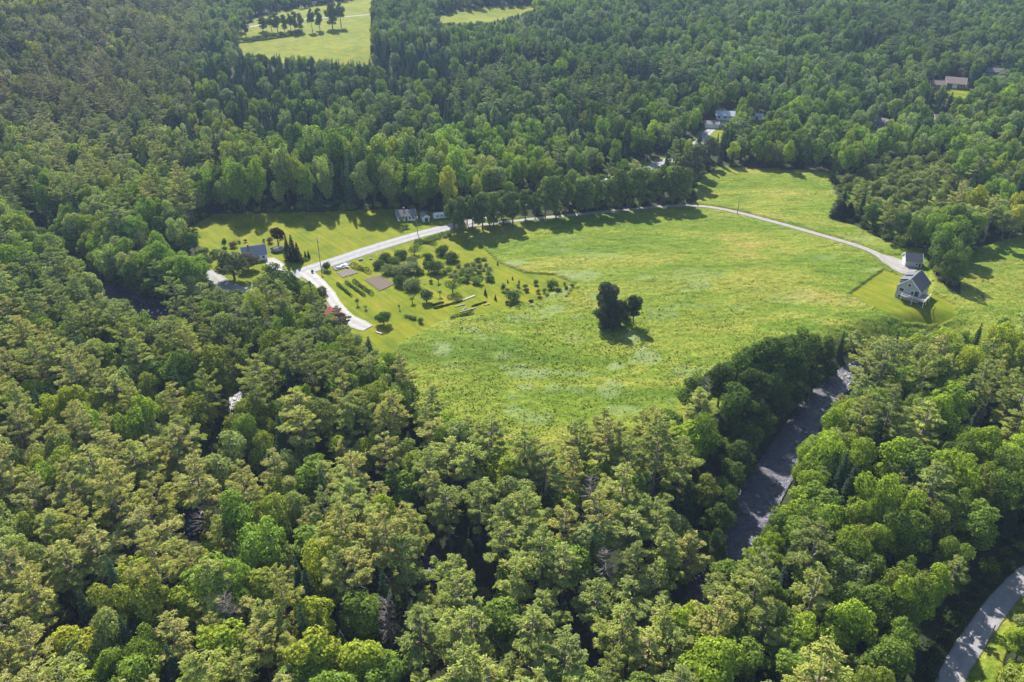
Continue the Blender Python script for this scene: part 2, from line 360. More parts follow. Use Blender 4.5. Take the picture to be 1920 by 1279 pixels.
PALE = [(830, 660, 24, 14, .8), (1008, 700, 34, 13, .8), (1160, 689, 16, 9, 1), (1210, 673, 30, 13, .8), (1182, 638, 17, 12, .9), (1150, 735, 26, 22, .6), (1030, 582, 38, 8, .7), (880, 618, 14, 6, .8), (872, 545, 10, 3, 0),
        (980, 600, 50, 8, .5), (1085, 520, 45, 10, .7), (965, 497, 24, 7, .8), (1000, 785, 34, 16, .6), (1035, 730, 20, 10, .5), (1210, 655, 12, 6, .5), (1060, 515, 20, 7, .7), (1230, 590, 40, 14, .35), (1300, 520, 60, 14, .3), (1500, 560, 50, 14, .25), (1120, 560, 18, 10, .5)]
_pr = random.Random(4)
PALE += [(_pr.uniform(800, 1330), _pr.uniform(520, 800), _pr.uniform(8, 34), _pr.uniform(4, 12), _pr.uniform(.25, .6)) for _ in range(34)] + [(_pr.uniform(1000, 1700), _pr.uniform(430, 600), _pr.uniform(14, 50), _pr.uniform(3, 8), _pr.uniform(.15, .4)) for _ in range(18)]
PADS = [[(628, 508), (655, 500), (672, 510), (640, 522)], [(680, 525), (712, 517), (740, 533), (712, 547)], [(1655, 480), (1690, 478), (1745, 500), (1750, 560), (1680, 560), (1690, 520), (1660, 500)]]
ground()

def _pads(): pass
def ribbon(name, path, mat, lift, label_kind="structure", step=2.0, over=None, ragged=0.0):
    # smooth the path, then lay a strip that follows the ground
    P = []
    n = len(path)
    for i in range(n - 1):
        p0, p1, p2, p3 = path[max(i - 1, 0)], path[i], path[i + 1], path[min(i + 2, n - 1)]
        k = max(2, int(math.hypot(p2[0] - p1[0], p2[1] - p1[1]) / step))
        for q in range(k):
            t = q / k; a = []
            for c_ in range(3):
                a.append(.5 * ((2 * p1[c_]) + (-p0[c_] + p2[c_]) * t + (2 * p0[c_] - 5 * p1[c_] + 4 * p2[c_] - p3[c_]) * t * t + (-p0[c_] + 3 * p1[c_] - 3 * p2[c_] + p3[c_]) * t ** 3))
            P.append(a)
    P.append(list(path[-1])); P = np.array(P)
    T = np.gradient(P[:, :2], axis=0); T /= np.linalg.norm(T, axis=1)[:, None] + 1e-9; Nn = np.stack([-T[:, 1], T[:, 0]], 1)
    m = 9; s = np.linspace(-1, 1, m)
    W_ = P[:, 2][:, None] * s[None, :]
    W_ = W_ + ragged * s[None, :] ** 9 * (vnoise(P[:, 0][:, None] / 1.5 + s[None, :] * 9, P[:, 1][:, None] / 1.5) - .5)
    X = P[:, 0][:, None] + Nn[:, 0][:, None] * W_; Y = P[:, 1][:, None] + Nn[:, 1][:, None] * W_
    Z = np.full_like(X, over) if over is not None else terrain(X, Y) + lift + .06 * (1 - s[None, :] ** 2)
    V = np.stack([X, Y, Z], -1).reshape(-1, 3); I = np.arange(len(P) * m).reshape(len(P), m)
    F = np.stack([I[:-1, :-1], I[1:, :-1], I[1:, 1:], I[:-1, 1:]], -1).reshape(-1, 4)
    sd_ = np.tile(np.abs(s), len(P))
    o = obj(name, mesh_np(name, V, F, [mat], True, attrs={"side": ('POINT', sd_)})); tag(o, kind=label_kind); return o
def gravel_mat(name, col, edge, tracks=0.0):
    m, t, out = newmat(name); b = N(t, "ShaderNodeBsdfPrincipled"); b.inputs["Roughness"].default_value = .9; b.inputs["Specular IOR Level"].default_value = .2
    tc = N(t, "ShaderNodeTexCoord").outputs["Object"]; a = N(t, "ShaderNodeAttribute", attribute_name='side')
    cc = mix(t, 1.0, col, ramp(t, noise(t, .5, 6, .65, tc), [(.3, (.80, .80, .80)), (.7, (1.12, 1.1, 1.08))]), 'MULTIPLY')
    cc = mix(t, .6, cc, ramp(t, noise(t, 5, 3, .6, tc), [(.3, (.7, .7, .72)), (.7, (1.2, 1.2, 1.2))]), 'MULTIPLY')
    if tracks:
        tr = ramp(t, a.outputs["Fac"], [(.0, (.8, .8, .78)), (.25, (.9, .9, .88)), (.5, (1.1, 1.1, 1.1)), (.85, (.9, .9, .9))]); cc = mix(t, tracks, cc, tr, 'MULTIPLY')
    e = math_n(t, 'ADD', a.outputs["Fac"], math_n(t, 'MULTIPLY', math_n(t, 'SUBTRACT', noise(t, 1.2, 4, .7, tc), .5), .45))
    cc = mix(t, ramp(t, e, [(.86, (0, 0, 0)), (1.0, (1, 1, 1))]), cc, edge)
    t.links.new(cc, b.inputs["Base Color"]); bp = N(t, "ShaderNodeBump"); bp.inputs["Strength"].default_value = .4; bp.inputs["Distance"].default_value = .05
    t.links.new(noise(t, 7, 3, .6, tc), bp.inputs["Height"]); t.links.new(bp.outputs[0], b.inputs["Normal"]); t.links.new(b.outputs[0], out.inputs[0]); return m
M_PAVE = gravel_mat("pale_asphalt", (.26, .257, .262), (.20, .20, .12), .9)
M_GRAVEL = gravel_mat("pale_gravel", (.31, .30, .285), (.20, .21, .10), .8)
M_LANE = gravel_mat("lane_gravel", (.25, .235, .225), (.16, .19, .07), .6)
M_NEARR = gravel_mat("near_road_gravel", (.24, .235, .25), (.12, .12, .07), .4)
ribbon("road", MAIN_ROAD, M_PAVE, .10, ragged=.3)
ribbon("lane", LANE, M_LANE, .14, ragged=.3)
ribbon("driveway", DRIVE, M_GRAVEL, .15, ragged=.5)
ribbon("gravel_road", NEAR_ROAD, M_NEARR, .12, ragged=.4)
ribbon("far_road", FAR_ROAD, M_LANE, .12)
def sheet(name, pix, mat, lift, kind="structure"):
    w_ = [W2(x, y) for x, y in pix]; cx = sum(p[0] for p in w_) / len(w_); cy = sum(p[1] for p in w_) / len(w_)
    V = []; F = []; k = 6; n = len(w_)
    for r in range(k + 1):
        for p in w_:
            x = cx + (p[0] - cx) * r / k; y = cy + (p[1] - cy) * r / k; V.append((x, y, float(terrain(x, y)) + lift))
    for r in range(k):
        for i in range(n): F.append((r * n + i, r * n + (i + 1) % n, (r + 1) * n + (i + 1) % n, (r + 1) * n + i))
    sd_ = np.repeat(np.arange(k + 1) / k, n)
    o = obj(name, mesh_np(name, np.array(V), np.array(F)[:, ::1], [mat], True, attrs={"side": ('POINT', sd_)})); return tag(o, kind=kind) if kind else o
sheet("house_driveway", [(494, 487), (502, 484), (513, 483), (524, 489), (534, 497), (529, 502), (532, 508), (548, 512), (536, 520), (522, 524), (510, 508), (500, 496)], M_GRAVEL, .17)
sheet("parking_apron", [(1650, 476), (1668, 480), (1692, 488), (1712, 500), (1720, 508), (1706, 516), (1690, 514), (1672, 505), (1656, 490)], M_LANE, .19)

# ------------------------------------------------------------------ river
def river():
    m, t, out = newmat("river_water"); b = N(t, "ShaderNodeBsdfPrincipled"); tc = N(t, "ShaderNodeTexCoord").outputs["Object"]
    bed = ramp(t, noise(t, .8, 6, .7, tc), [(.36, (.007, .009, .018)), (.5, (.026, .028, .046)), (.64, (.075, .072, .088))])
    mpr = N(t, "ShaderNodeMapping"); mpr.inputs["Rotation"].default_value[2] = -.55; mpr.inputs["Scale"].default_value = (1.7, .55, 1); t.links.new(tc, mpr.inputs["Vector"])
    foam = ramp(t, noise(t, 2.4, 6, .85, mpr.outputs[0], 1.8), [(.58, (0, 0, 0)), (.63, (1, 1, 1))])
    stone = ramp(t, noise(t, .35, 5, .7, tc, .5), [(.6, (0, 0, 0)), (.68, (1, 1, 1))])
    cc = mix(t, math_n(t, 'MULTIPLY', foam, .6), bed, (.26, .27, .31)); cc = mix(t, stone, cc, (.12, .105, .10)); t.links.new(cc, b.inputs["Base Color"])
    b.inputs["Roughness"].default_value = .22; b.inputs["IOR"].default_value = 1.33; b.inputs["Specular IOR Level"].default_value = .5
    bp = N(t, "ShaderNodeBump"); bp.inputs["Strength"].default_value = .8; bp.inputs["Distance"].default_value = .25
    t.links.new(noise(t, 2.2, 6, .75, mpr.outputs[0], 1.0), bp.inputs["Height"]); t.links.new(bp.outputs[0], b.inputs["Normal"]); t.links.new(b.outputs[0], out.inputs[0])
    ribbon("river", [(x, y, w_ * 1.1) for x, y, w_ in RIVER], m, 0, over=RIVER_Z - .35)
river()
M_GLINT = simple("glint_rock", (.55, .53, .52), .85, .2, 1.5, .5)  # lighter copy of rock, its brightness standing in for glints of white water
M_ROCK = simple("rock", (.26, .24, .23), .9, .25, 1.5, .6)
def rock_mesh(seed, mt=None):
    r = np.random.RandomState(seed); import bmesh
    bm = bmesh.new(); bmesh.ops.create_icosphere(bm, subdivisions=2, radius=1)
    me = bpy.data.meshes.new("boulder")
    for v in bm.verts:
        n = vnoise(v.co.x * 1.3 + seed * 7 + 20, v.co.y * 1.3 + v.co.z * 1.7 + 20); v.co *= float(.7 + .6 * n); v.co.z *= .6
    bm.to_mesh(me); bm.free(); me.materials.append(mt or M_ROCK); return me
ROCKS = [rock_mesh(i) for i in range(4)]; GLINT_ROCKS = [rock_mesh(i + 5, M_GLINT) for i in range(4)]

# ------------------------------------------------------------------ foliage meshes
def quads(P, Nn, size, rng, aspect=1.0, jit=.3, up=None):
    n = len(P); Nn = Nn + rng.normal(0, jit, (n, 3)); Nn /= np.linalg.norm(Nn, axis=1)[:, None] + 1e-9
    R = rng.normal(0, 1, (n, 3)) if up is None else up + rng.normal(0, .35, (n, 3))
    A = np.cross(Nn, R); A /= np.linalg.norm(A, axis=1)[:, None] + 1e-9; B = np.cross(Nn, A)
    s = (size * rng.uniform(.65, 1.3, n))[:, None] * .5
    A = A * s * aspect; B = B * s
    V = np.stack([P - A - B * .6, P + A * .6 - B, P + A + B * .6, P - A * .6 + B], 1).reshape(-1, 3)
    return V
def tones(n, rng, lo=.7, hi=1.3):
    t = rng.uniform(lo, hi, n); w_ = rng.uniform(-.08, .08, n)
    return np.stack([t * (1 + w_), t, t * (1 - w_), np.ones(n)], 1)
def crown_np(V, tn):
    n = len(V) // 4
    return V, np.arange(n * 4).reshape(n, 4), tn
def broadleaf(seed, H=16., W=9., base=.3, nl=22, nq=5000, leaf=.42, shape='round', open_=0.0):
    r = np.random.RandomState(seed)
    cz = H * (base + 1) / 2; rz = H * (1 - base) / 2; rx = W / 2
    cs, rad = [], []
    nl = int(nl * .8); tries = 0
    while len(cs) < nl and tries < 4000:
        tries += 1
        d = r.normal(0, 1, 3); d /= np.linalg.norm(d); k = r.uniform(.35, .78) if len(cs) > 2 else r.uniform(0, .3)
        p = d * k * np.array([rx, rx, rz])
        if shape == 'oval': p[:2] *= (1 - .45 * max(0, p[2] / rz))
        if shape == 'flat': p[2] = abs(p[2]) * .8 - rz * .1
        q = r.uniform(.27, .46) * rx * (1.25 if nl < 14 else 1)
        if cs and min(np.linalg.norm(np.array(cs) - p, axis=1)) < q * .75: continue
        cs.append(p); rad.append(q)
    cs = np.array(cs); rad = np.array(rad)
    per = rad ** 2 / (rad ** 2).sum(); Ps, Ns = [], []
    for p, q, w_ in zip(cs, rad, per):
        n = int(nq * w_ * 1.6) + 8
        d = r.normal(0, 1, (n, 3)); d[:, 2] += .25; d /= np.linalg.norm(d, axis=1)[:, None]
        bumpy = 1 + .34 * (vnoise(d[:, 0] * 4.2 + seed + p[0] + 30, d[:, 1] * 4.2 + d[:, 2] * 3.4 + 30) - .5) * 2
        rr = q * bumpy * (1 - r.uniform(0, 1, n) ** 2.2 * .45)
        P = p + d * rr[:, None] * np.array([1, 1, .85])
        inside = np.zeros(n, bool)
        for p2, q2 in zip(cs, rad):
            if p2 is p: continue
            inside |= (np.linalg.norm(P - p2, axis=1) < q2 * .72)
        P = P[~inside]; d = d[~inside]
        Ps.append(P); Ns.append(d)
    P = np.concatenate(Ps); D = np.concatenate(Ns)
    if len(P) > nq: s = r.permutation(len(P))[:nq]; P, D = P[s], D[s]
    if open_: s = vnoise(P[:, 0] * .9 + 9, P[:, 1] * .9 + P[:, 2] * .8 + 9) > open_; P, D = P[s], D[s]
    out = P / np.array([rx, rx, rz]); Nn = D * .8 + out * .45; Nn[:, 2] += .15
    P[:, 2] += cz
    V = quads(P, Nn, leaf, r, 1.0, .46)
    tn = tones(len(P), r, .5, 1.55)
    # limbs
    mb = MB(); lean = r.uniform(-.02, .02, 2) * H
    tr = W * .022 + .08
    top = np.array([lean[0], lean[1], cz + rz * .35])
    mb.tube([(0, 0, -.8), (0, 0, H * .02), (lean[0] * .5, lean[1] * .5, cz * .55), tuple(top)], [tr * 1.7, tr * 1.15, tr * .8, tr * .15], 7)
    order = np.argsort(-rad)[:9]
    for i in order:
        e = cs[i] + np.array([0, 0, cz]); z0 = max(H * base * .75, e[2] - np.linalg.norm(e[:2]) * 1.1 - H * .08); z0 = min(z0, cz)
        f = z0 / top[2]; s0 = np.array([lean[0] * f, lean[1] * f, z0]); mid = (s0 + e) / 2 + np.array([0, 0, -.04 * H])
        mb.tube([tuple(s0), tuple(mid), tuple(e)], [tr * .5, tr * .33, tr * .1], 4, False)
    return crown_np(V, tn), (mb.v, mb.f)
def pine(seed, H=21., W=8., base=.4, nw=15, nq=5200, leaf=.55, dead=0.25, up=.35):
    r = np.random.RandomState(seed); mb = MB()
    tr = H * .0125 + .03
    lean = r.uniform(-.5, .5, 2)
    mb.tube([(0, 0, -1), (0, 0, .3), (lean[0] * .5, lean[1] * .5, H * .55), (lean[0], lean[1], H * .985)], [tr * 1.6, tr * 1.15, tr * .7, .03], 7)
    Ps, Us, Ns = [], [], []
    zs = np.linspace(base, .985, nw) + r.uniform(-.012, .012, nw)
    tot = []
    prof = lambda f: (min(1., (1.02 - f) / .42) ** .75) * (.62 + .38 * min(1, (f - base + .05) / .25))
    side = r.uniform(0, 6.28)
    for z in zs:
        nb = r.randint(3, 6); a0 = r.uniform(0, 6.28)
        for k in range(nb):
            a = a0 + k * 6.283 / nb + r.uniform(-.45, .45)
            L = W / 2 * prof(z) * r.uniform(.5, 1.22) * (1 + .18 * math.cos(a - side))
            if r.rand() < .08: continue
            sl = up * r.uniform(.4, 1.3) + (z - .7) * .7
            s0 = np.array([lean[0] * z, lean[1] * z, z * H]); dr = np.array([math.cos(a), math.sin(a), 0])
            e = s0 + dr * L + np.array([0, 0, sl * L])
            m_ = s0 + dr * L * .55 + np.array([0, 0, sl * L * .32])
            mb.tube([tuple(s0), tuple(m_), tuple(e)], [.075, .05, .02], 3, False)
            tot.append((s0, m_, e, dr, L))
    S = sum(t[4] ** 1.5 for t in tot)
    for (s0, m_, e, dr, L) in tot:
        n = int(nq * L ** 1.5 / S) + 3
        nt_ = max(3, int(L * 3.0)); tc = r.uniform(.22, 1.0, nt_) ** .7                    # tufts along the branch
        sd = np.array([-dr[1], dr[0], 0]); c0 = []
        lat = r.uniform(-1, 1, nt_) * (.1 + .24 * L * (1 - np.abs(tc - .65)))
        for q, l in zip(tc, lat):
            b_ = (1 - q) ** 2 * s0 + 2 * q * (1 - q) * m_ + q * q * e; c0.append(b_ + sd * l + dr * abs(l) * .25 + np.array([0, 0, .12]))
        c0 = np.array(c0); i = r.randint(0, nt_, n)
        P = c0[i] + r.normal(0, 1, (n, 3)) * np.array([.24, .24, .10])
        o_ = (P - c0[i]); Ps.append(P); Us.append(np.tile(dr * 1.0 + np.array([0, 0, .5]), (n, 1)) + o_ * 1.2); Ns.append(np.tile([0, 0, 1.], (n, 1)) + o_ * .8 + dr * .25)
    P = np.concatenate(Ps); U = np.concatenate(Us); Nn = np.concatenate(Ns)
    V = quads(P, Nn, leaf, r, .32, .4, U); tn = tones(len(P), r, .55, 1.5); rr_ = np.hypot(P[:, 0], P[:, 1]) / (W / 2)
    br_ = (r.rand(len(P)) < np.clip(.45 - .6 * rr_, 0, 1) * np.clip(1.5 - 1.3 * P[:, 2] / H, 0, 1) + .02); tn[br_, :3] *= np.array([1.05, .72, 1.7])
    nd = int(26 * dead * 2)
    for k in range(nd):
        z = r.uniform(max(.12, base - .3), base + .12) * H; a = r.uniform(0, 6.28); L = r.uniform(.8, W * .36)
        d = np.array([math.cos(a) * L, math.sin(a) * L, r.uniform(-.25, .25) * L])
        mb.tube([(0, 0, z), tuple(np.array([0, 0, z]) + d * .5 + [0, 0, -.05 * L]), tuple(np.array([0, 0, z]) + d)], [.05, .035, .012], 3, False)
    return crown_np(V, tn), (mb.v, mb.f)
def spruce(seed, H=15., W=5., nq=3600, leaf=.4, base=.06, power=.9):
    r = np.random.RandomState(seed); mb = MB(); tr = H * .012 + .03
    mb.tube([(0, 0, -.8), (0, 0, .2), (0, 0, H * .985)], [tr * 1.4, tr, .03], 6)
    nw = int(H * 1.5); Ps, Us, Ns = [], [], []; tot = []
    for z in np.linspace(base, .97, nw):
        nb = r.randint(5, 8); a0 = r.uniform(0, 6.28)
        for k in range(nb):
            a = a0 + k * 6.283 / nb + r.uniform(-.3, .3); L = W / 2 * (1.03 - z) ** power * r.uniform(.75, 1.12)
            s0 = np.array([0, 0, z * H]); dr = np.array([math.cos(a), math.sin(a), 0]); e = s0 + dr * L + np.array([0, 0, -.28 * L + .25 * (z > .8) * L])
            tot.append((s0, e, dr, L))
    S = sum(t[3] ** 1.3 for t in tot)
    for s0, e, dr, L in tot:
        n = int(nq * L ** 1.3 / S) + 3; q = r.uniform(.15, 1, n) ** .7; sd = np.array([-dr[1], dr[0], 0])
        P = s0 + (e - s0) * q[:, None] + sd * (r.uniform(-1, 1, n) * (.08 + .22 * L))[:, None] + r.normal(0, .07, (n, 3))
        P[:, 2] += .12 * L * q ** 2 * 1.2
        Ps.append(P); Us.append(np.tile(dr, (n, 1))); Ns.append(np.tile(np.array([0, 0, .9]) + dr * .55, (n, 1)))
    P = np.concatenate(Ps); V = quads(P, np.concatenate(Ns), leaf, r, .55, .35, np.concatenate(Us))
    return crown_np(V, tones(len(P), r, .7, 1.25)), (mb.v, mb.f)
def dead_tree(seed, H=15., W=6.):
    r = np.random.RandomState(seed); mb = MB(); tr = H * .011
    mb.tube([(0, 0, -.8), (0, 0, .2), (.2, .1, H * .6), (.3, -.1, H)], [tr * 1.6, tr, tr * .7, .03], 6)
    for k in range(70):
        z = r.uniform(.28, .99) * H; a = r.uniform(0, 6.28); L = W / 2 * (1.15 - z / H) ** .6 * r.uniform(.5, 1.2)
        s0 = np.array([0, 0, z]); d = np.array([math.cos(a), math.sin(a), r.uniform(0, .5)]) * L
        mb.tube([tuple(s0), tuple(s0 + d * .55 - [0, 0, .06 * L]), tuple(s0 + d)], [.07, .05, .015], 3, False)
        for j in range(9):
            q = r.uniform(.25, 1); b_ = s0 + d * q; e = b_ + np.array([math.cos(a + r.uniform(-1.2, 1.2)), math.sin(a + r.uniform(-1.2, 1.2)), r.uniform(-.2, .7)]) * r.uniform(.3, .9)
            mb.tube([tuple(b_), tuple(e)], [.03, .012], 3, False)
    return (mb.v, mb.f)
def shrub(seed, H=2., W=2.6, nq=900, leaf=.22, nl=9):
    r = np.random.RandomState(seed)
    Ps, Ds = [], []
    for k in range(nl):
        a = r.uniform(0, 6.28); k_ = r.uniform(0, .55); q = r.uniform(.26, .42) * W
        p = np.array([math.cos(a) * k_ * W * .6, math.sin(a) * k_ * W * .6, r.uniform(.25, .62) * H]); n = nq // nl
        d = r.normal(0, 1, (n, 3)); d[:, 2] = np.abs(d[:, 2]) * .9 - .2; d /= np.linalg.norm(d, axis=1)[:, None]
        P = p + d * (q * (1 + .5 * (vnoise(d[:, 0] * 3.4 + seed + p[0] * 3 + 30, d[:, 1] * 3.4 + d[:, 2] * 3 + 30) - .5) * 2) * (1 - r.uniform(0, 1, n) ** 2 * .4))[:, None] * np.array([1, 1, .8 * H / W * 1.2]); P[:, 2] = np.maximum(P[:, 2], .05)
        Ps.append(P); Ds.append(d)
    P = np.concatenate(Ps); D = np.concatenate(Ds); D[:, 2] += .3
    V = quads(P, D, leaf, r, 1.0, .55); mb = MB()
    for k in range(5):
        a = k * 1.257; mb.tube([(0, 0, -.2), (math.cos(a) * W * .2, math.sin(a) * W * .2, H * .6)], [.05, .02], 4, False)
    return crown_np(V, tones(len(P), r, .5, 1.55)), (mb.v, mb.f)

LIB = {}
def lib(kind, arr, leafm, leafmi, barkm):
    L = []
    for crown, trunk in arr:
        V, F, tn = crown
        cm = mesh_np("crown", V, F, [leafm], False, attrs={"tone": ('FACE', tn)})
        tm = mesh_np("trunk", trunk[0], trunk[1], [barkm])
        # the same tree in one mesh, for the far forest
        tv = np.array(trunk[0]); tf = [f for f in trunk[1]]
        tq = np.array([f if len(f) == 4 else (f[0], f[1], f[2], f[2]) for f in tf if len(f) in (3, 4)])
        L.append((cm, tm, (V, F, tn, tv, tq)))
    LIB[kind] = (L, leafmi, barkm)
lib('broad', [broadleaf(1, 16, 9.5, .14, 26, 9500, .33), broadleaf(2, 17, 8.5, .14, 24, 8800, .33, 'oval'), broadleaf(3, 15, 10.5, .16, 28, 10000, .34),
              broadleaf(4, 18, 8.0, .12, 22, 8800, .32, 'oval'), broadleaf(5, 14, 9.0, .12, 20, 8200, .33), broadleaf(6, 17, 10., .18, 30, 10500, .34, 'round', .28)], M_LEAF, M_LEAFI, M_BARK)
lib('poplar', [broadleaf(21, 19, 7.0, .05, 26, 6000, .40, 'oval'), broadleaf(22, 20, 8.0, .04, 30, 6500, .40, 'oval'), broadleaf(23, 17, 7.5, .04, 26, 6000, .40)], M_LEAF, M_LEAFI, M_BARK)
lib('pine', [pine(31, 21, 9.5, .36, 10, 8600, .56, .4), pine(32, 22, 8.5, .45, 9, 7600, .56, 1.0), pine(33, 19, 10., .32, 9, 8600, .58, .3), pine(34, 23, 9.0, .48, 8, 5000, .62, 1.0),
             pine(35, 20, 8.0, .35, 10, 7600, .54, .7, .2), pine(36, 21, 10.5, .42, 9, 8600, .58, .8, .5)], M_NEED, M_NEEDI, M_PBARK)
lib('spruce', [spruce(41, 15, 5.0), spruce(42, 17, 5.6, 4200), spruce(43, 13, 5.2, 3400), spruce(44, 12, 6.4, 4200, .42, .03, .75)], M_NEED, M_NEEDI, M_PBARK)
lib('shrub', [shrub(51), shrub(52, 1.8, 3.0, 1000), shrub(53, 2.4, 2.4, 900), shrub(54, 1.4, 2.2, 700)], M_LEAF, M_LEAFI, M_BARK)
lib('bush', [shrub(81, 3.6, 4.6, 3000, .26, 17), shrub(82, 3.2, 4.8, 3000, .26, 19), shrub(83, 4.2, 4.4, 3000, .26, 16), shrub(84, 3.4, 4.4, 2600, .26, 14)], M_LEAF, M_LEAFI, M_BARK)
lib('apple', [broadleaf(61, 4.4, 4.6, .06, 18, 2400, .24), broadleaf(62, 4.0, 4.8, .12, 16, 2200, .24), broadleaf(63, 5., 4.4, .05, 18, 2400, .24), broadleaf(64, 3., 2.2, .42, 9, 420, .2, 'round', .35), broadleaf(62, 4.0, 4.8, .34, 16, 2000, .24)], M_LEAF, M_LEAFI, M_BARK)
DEAD = [mesh_np("trunk", *dead_tree(s, h, w_), [M_DEAD]) for s, h, w_ in ((71, 15, 7), (72, 17, 6), (73, 13, 6))]

# ------------------------------------------------------------------ placing trees
def tint_of(kind, x, y, px, py, r):
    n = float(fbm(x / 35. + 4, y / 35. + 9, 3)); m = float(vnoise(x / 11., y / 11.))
    left = float(sstep(900, 100, px)); low = float(sstep(560, 900, py)); br = low * float(sstep(1150, 1500, px)); tl = float(sstep(560, 150, px) * sstep(420, 200, py))  # upper-left term puts the purplish vignette cast into the leaf colour
    if kind in ('broad', 'poplar', 'shrub', 'apple'):
        pal = [(.132, .184, .032, 'mid green'), (.205, .265, .030, 'bright green'), (.175, .205, .070, 'grey-green'), (.078, .114, .030, 'dark green'), (.165, .190, .036, 'olive green')]
        q = r.random() * .8 + n * .35 - .07
        wts = [.34, .16 + .30 * br + .1 * low, .16 * (1 - br) + .05, .26 - .16 * low, .10 + .14 * left * low]
        tot = sum(wts); q = min(.999, max(0, q)); acc = 0; o_ = [3, 0, 2, 4, 1]; c_ = pal[0]
        for k_ in o_:
            acc += wts[k_] / tot
            if q <= acc: c_ = pal[k_]; break
        col = np.array(c_[:3]); word = c_[3]
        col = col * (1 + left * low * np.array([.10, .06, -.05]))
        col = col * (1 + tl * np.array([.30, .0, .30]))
    elif kind == 'pine':
        c0 = np.array([.130, .152, .038]); y_ = np.array([.225, .240, .048]); dark = np.array([.076, .100, .034])
        t = r.random() * .7 + left * low * .45 + (n - .5) * .5 + low * .15 - (1 - low) * .15
        col = c0 + (y_ - c0) * max(0, min(1, t - .3)) if t > .3 else c0 + (dark - c0) * min(1, (.3 - t) * 1.5)
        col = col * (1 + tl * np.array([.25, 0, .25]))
        word = 'yellow-green' if t > .6 else ('olive green' if t > .3 else 'dull green')
    else:
        c0 = np.array([.030, .050, .024]); t = r.random(); col = c0 * (.75 + .6 * t); word = 'dark green' if t > .5 else 'blackish green'
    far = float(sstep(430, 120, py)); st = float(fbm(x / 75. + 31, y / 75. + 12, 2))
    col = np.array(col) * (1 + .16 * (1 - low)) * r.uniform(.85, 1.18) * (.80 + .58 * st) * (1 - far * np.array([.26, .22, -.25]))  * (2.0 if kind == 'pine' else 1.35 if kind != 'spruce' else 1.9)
    return tuple(np.clip(col, .01, .4)), word
PLACES = [  # x0,y0,x1,y1, phrase
    (0, 1150, 330, 1400, "in the bottom left corner"), (330, 1150, 660, 1400, "at the bottom edge, left half"), (660, 1150, 1000, 1400, "at the bottom edge below the creek"),
    (1000, 1150, 1330, 1400, "at the bottom edge, middle"), (1330, 1150, 1660, 1400, "by the bottom edge, left of road"), (1660, 1150, 2100, 1400, "in the bottom right corner"),
    (0, 1000, 250, 1150, "near the lower left edge"), (250, 1000, 500, 1150, "just below the rocky creek bend"), (500, 1000, 760, 1150, "left of the creek glint"),
    (760, 1000, 1000, 1150, "beside the dark creek gap"), (1000, 1000, 1300, 1150, "below the dark river bend"), (1300, 1000, 1500, 1150, "where the river vanishes"),
    (1500, 1000, 1750, 1150, "between the river and the gravel road"), (1750, 1000, 2100, 1150, "above the bend of the gravel road"),
    (0, 860, 250, 1000, "left edge, above the corner wood"), (250, 860, 500, 1000, "around the rocky creek bend"), (500, 860, 760, 1000, "between the two creek gaps"),
    (760, 860, 1000, 1000, "in the lower middle stand"), (1000, 860, 1250, 1000, "in the stand left of the river"), (1250, 860, 1440, 1000, "on the river's shaded left bank"),
    (1440, 860, 1680, 1000, "on the river's sunny right bank"), (1680, 860, 2100, 1000, "right edge, above the gravel road"),
    (0, 730, 220, 860, "at the left edge, mid height"), (220, 730, 440, 860, "left of the creek gap"), (440, 730, 700, 860, "right of the upper creek gap"), (700, 730, 950, 860, "along the meadow's lower left side"),
    (950, 730, 1200, 860, "along the bottom side of the meadow"), (1200, 730, 1420, 860, "between the meadow and the river"), (1420, 730, 1700, 860, "right of the upper river reach"), (1700, 730, 2100, 860, "right edge, beyond the river"),
    (0, 600, 200, 730, "on the left below the river pool"), (200, 600, 400, 730, "just below the left river pool"), (400, 600, 580, 730, "below the shaded road at left"), (580, 600, 800, 730, "below the white driveway"),
    (1200, 600, 1420, 730, "at the meadow's lower right corner"), (1420, 600, 1620, 730, "at the upper end of the river"), (1620, 600, 2100, 730, "below the grey house and its lawn"),
    (0, 470, 160, 600, "left of the river pool"), (160, 470, 400, 600, "on the far side of the river pool"), (400, 470, 660, 600, "between the road fork and the red sheds"), (1600, 430, 2100, 600, "behind the grey house and garage"),
    (0, 0, 500, 470, "on the left hillside"), (500, 230, 900, 420, "behind the shaded lawn"), (850, 230, 1340, 470, "in the row behind the lane"), (1340, 200, 1660, 430, "behind the upper right meadow"),
    (1560, 200, 2100, 470, "in the scrubby right wood"), (-400, -400, 2500, 2000, "in the wood"),
]
def place_phrase(px, py):
    for x0, y0, x1, y1, s in PLACES:
        if x0 <= px < x1 and y0 <= py < y1: return s
    return "in the wood"
NAMES = {'broad': ("broadleaf_tree", "broadleaf tree"), 'poplar': ("broadleaf_tree", "broadleaf tree"), 'pine': ("white_pine", "pine tree"), 'spruce': ("spruce_tree", "spruce tree"),
         'shrub': ("shrub", "shrub"), 'apple': ("fruit_tree", "fruit tree"), 'bush': ("fruit_tree", "fruit tree")}
def put_tree(kind, x, y, sx, sz, rz, col, label, group, z=None, var=None, name=None, cat=None, tilt=(0, 0)):
    L = LIB[kind][0]; v = (var if var is not None else random.randrange(len(L))) % len(L); cm, tm, _ = L[v]
    nm, ct = NAMES[kind]
    z = float(terrain(x, y)) if z is None else z
    root = empty(name or nm, (x, y, z), rz, label, cat or ct, group, (sx, sx, sz)); root.rotation_euler = (tilt[0], tilt[1], rz)
    t = obj("trunk" if kind != 'shrub' else "stem", tm, root); cr = obj("crown", cm, root); cr.color = tuple(col) + (1,)
    return root
KEEP = []      # world discs already taken by trees set by hand, (x, y, r)
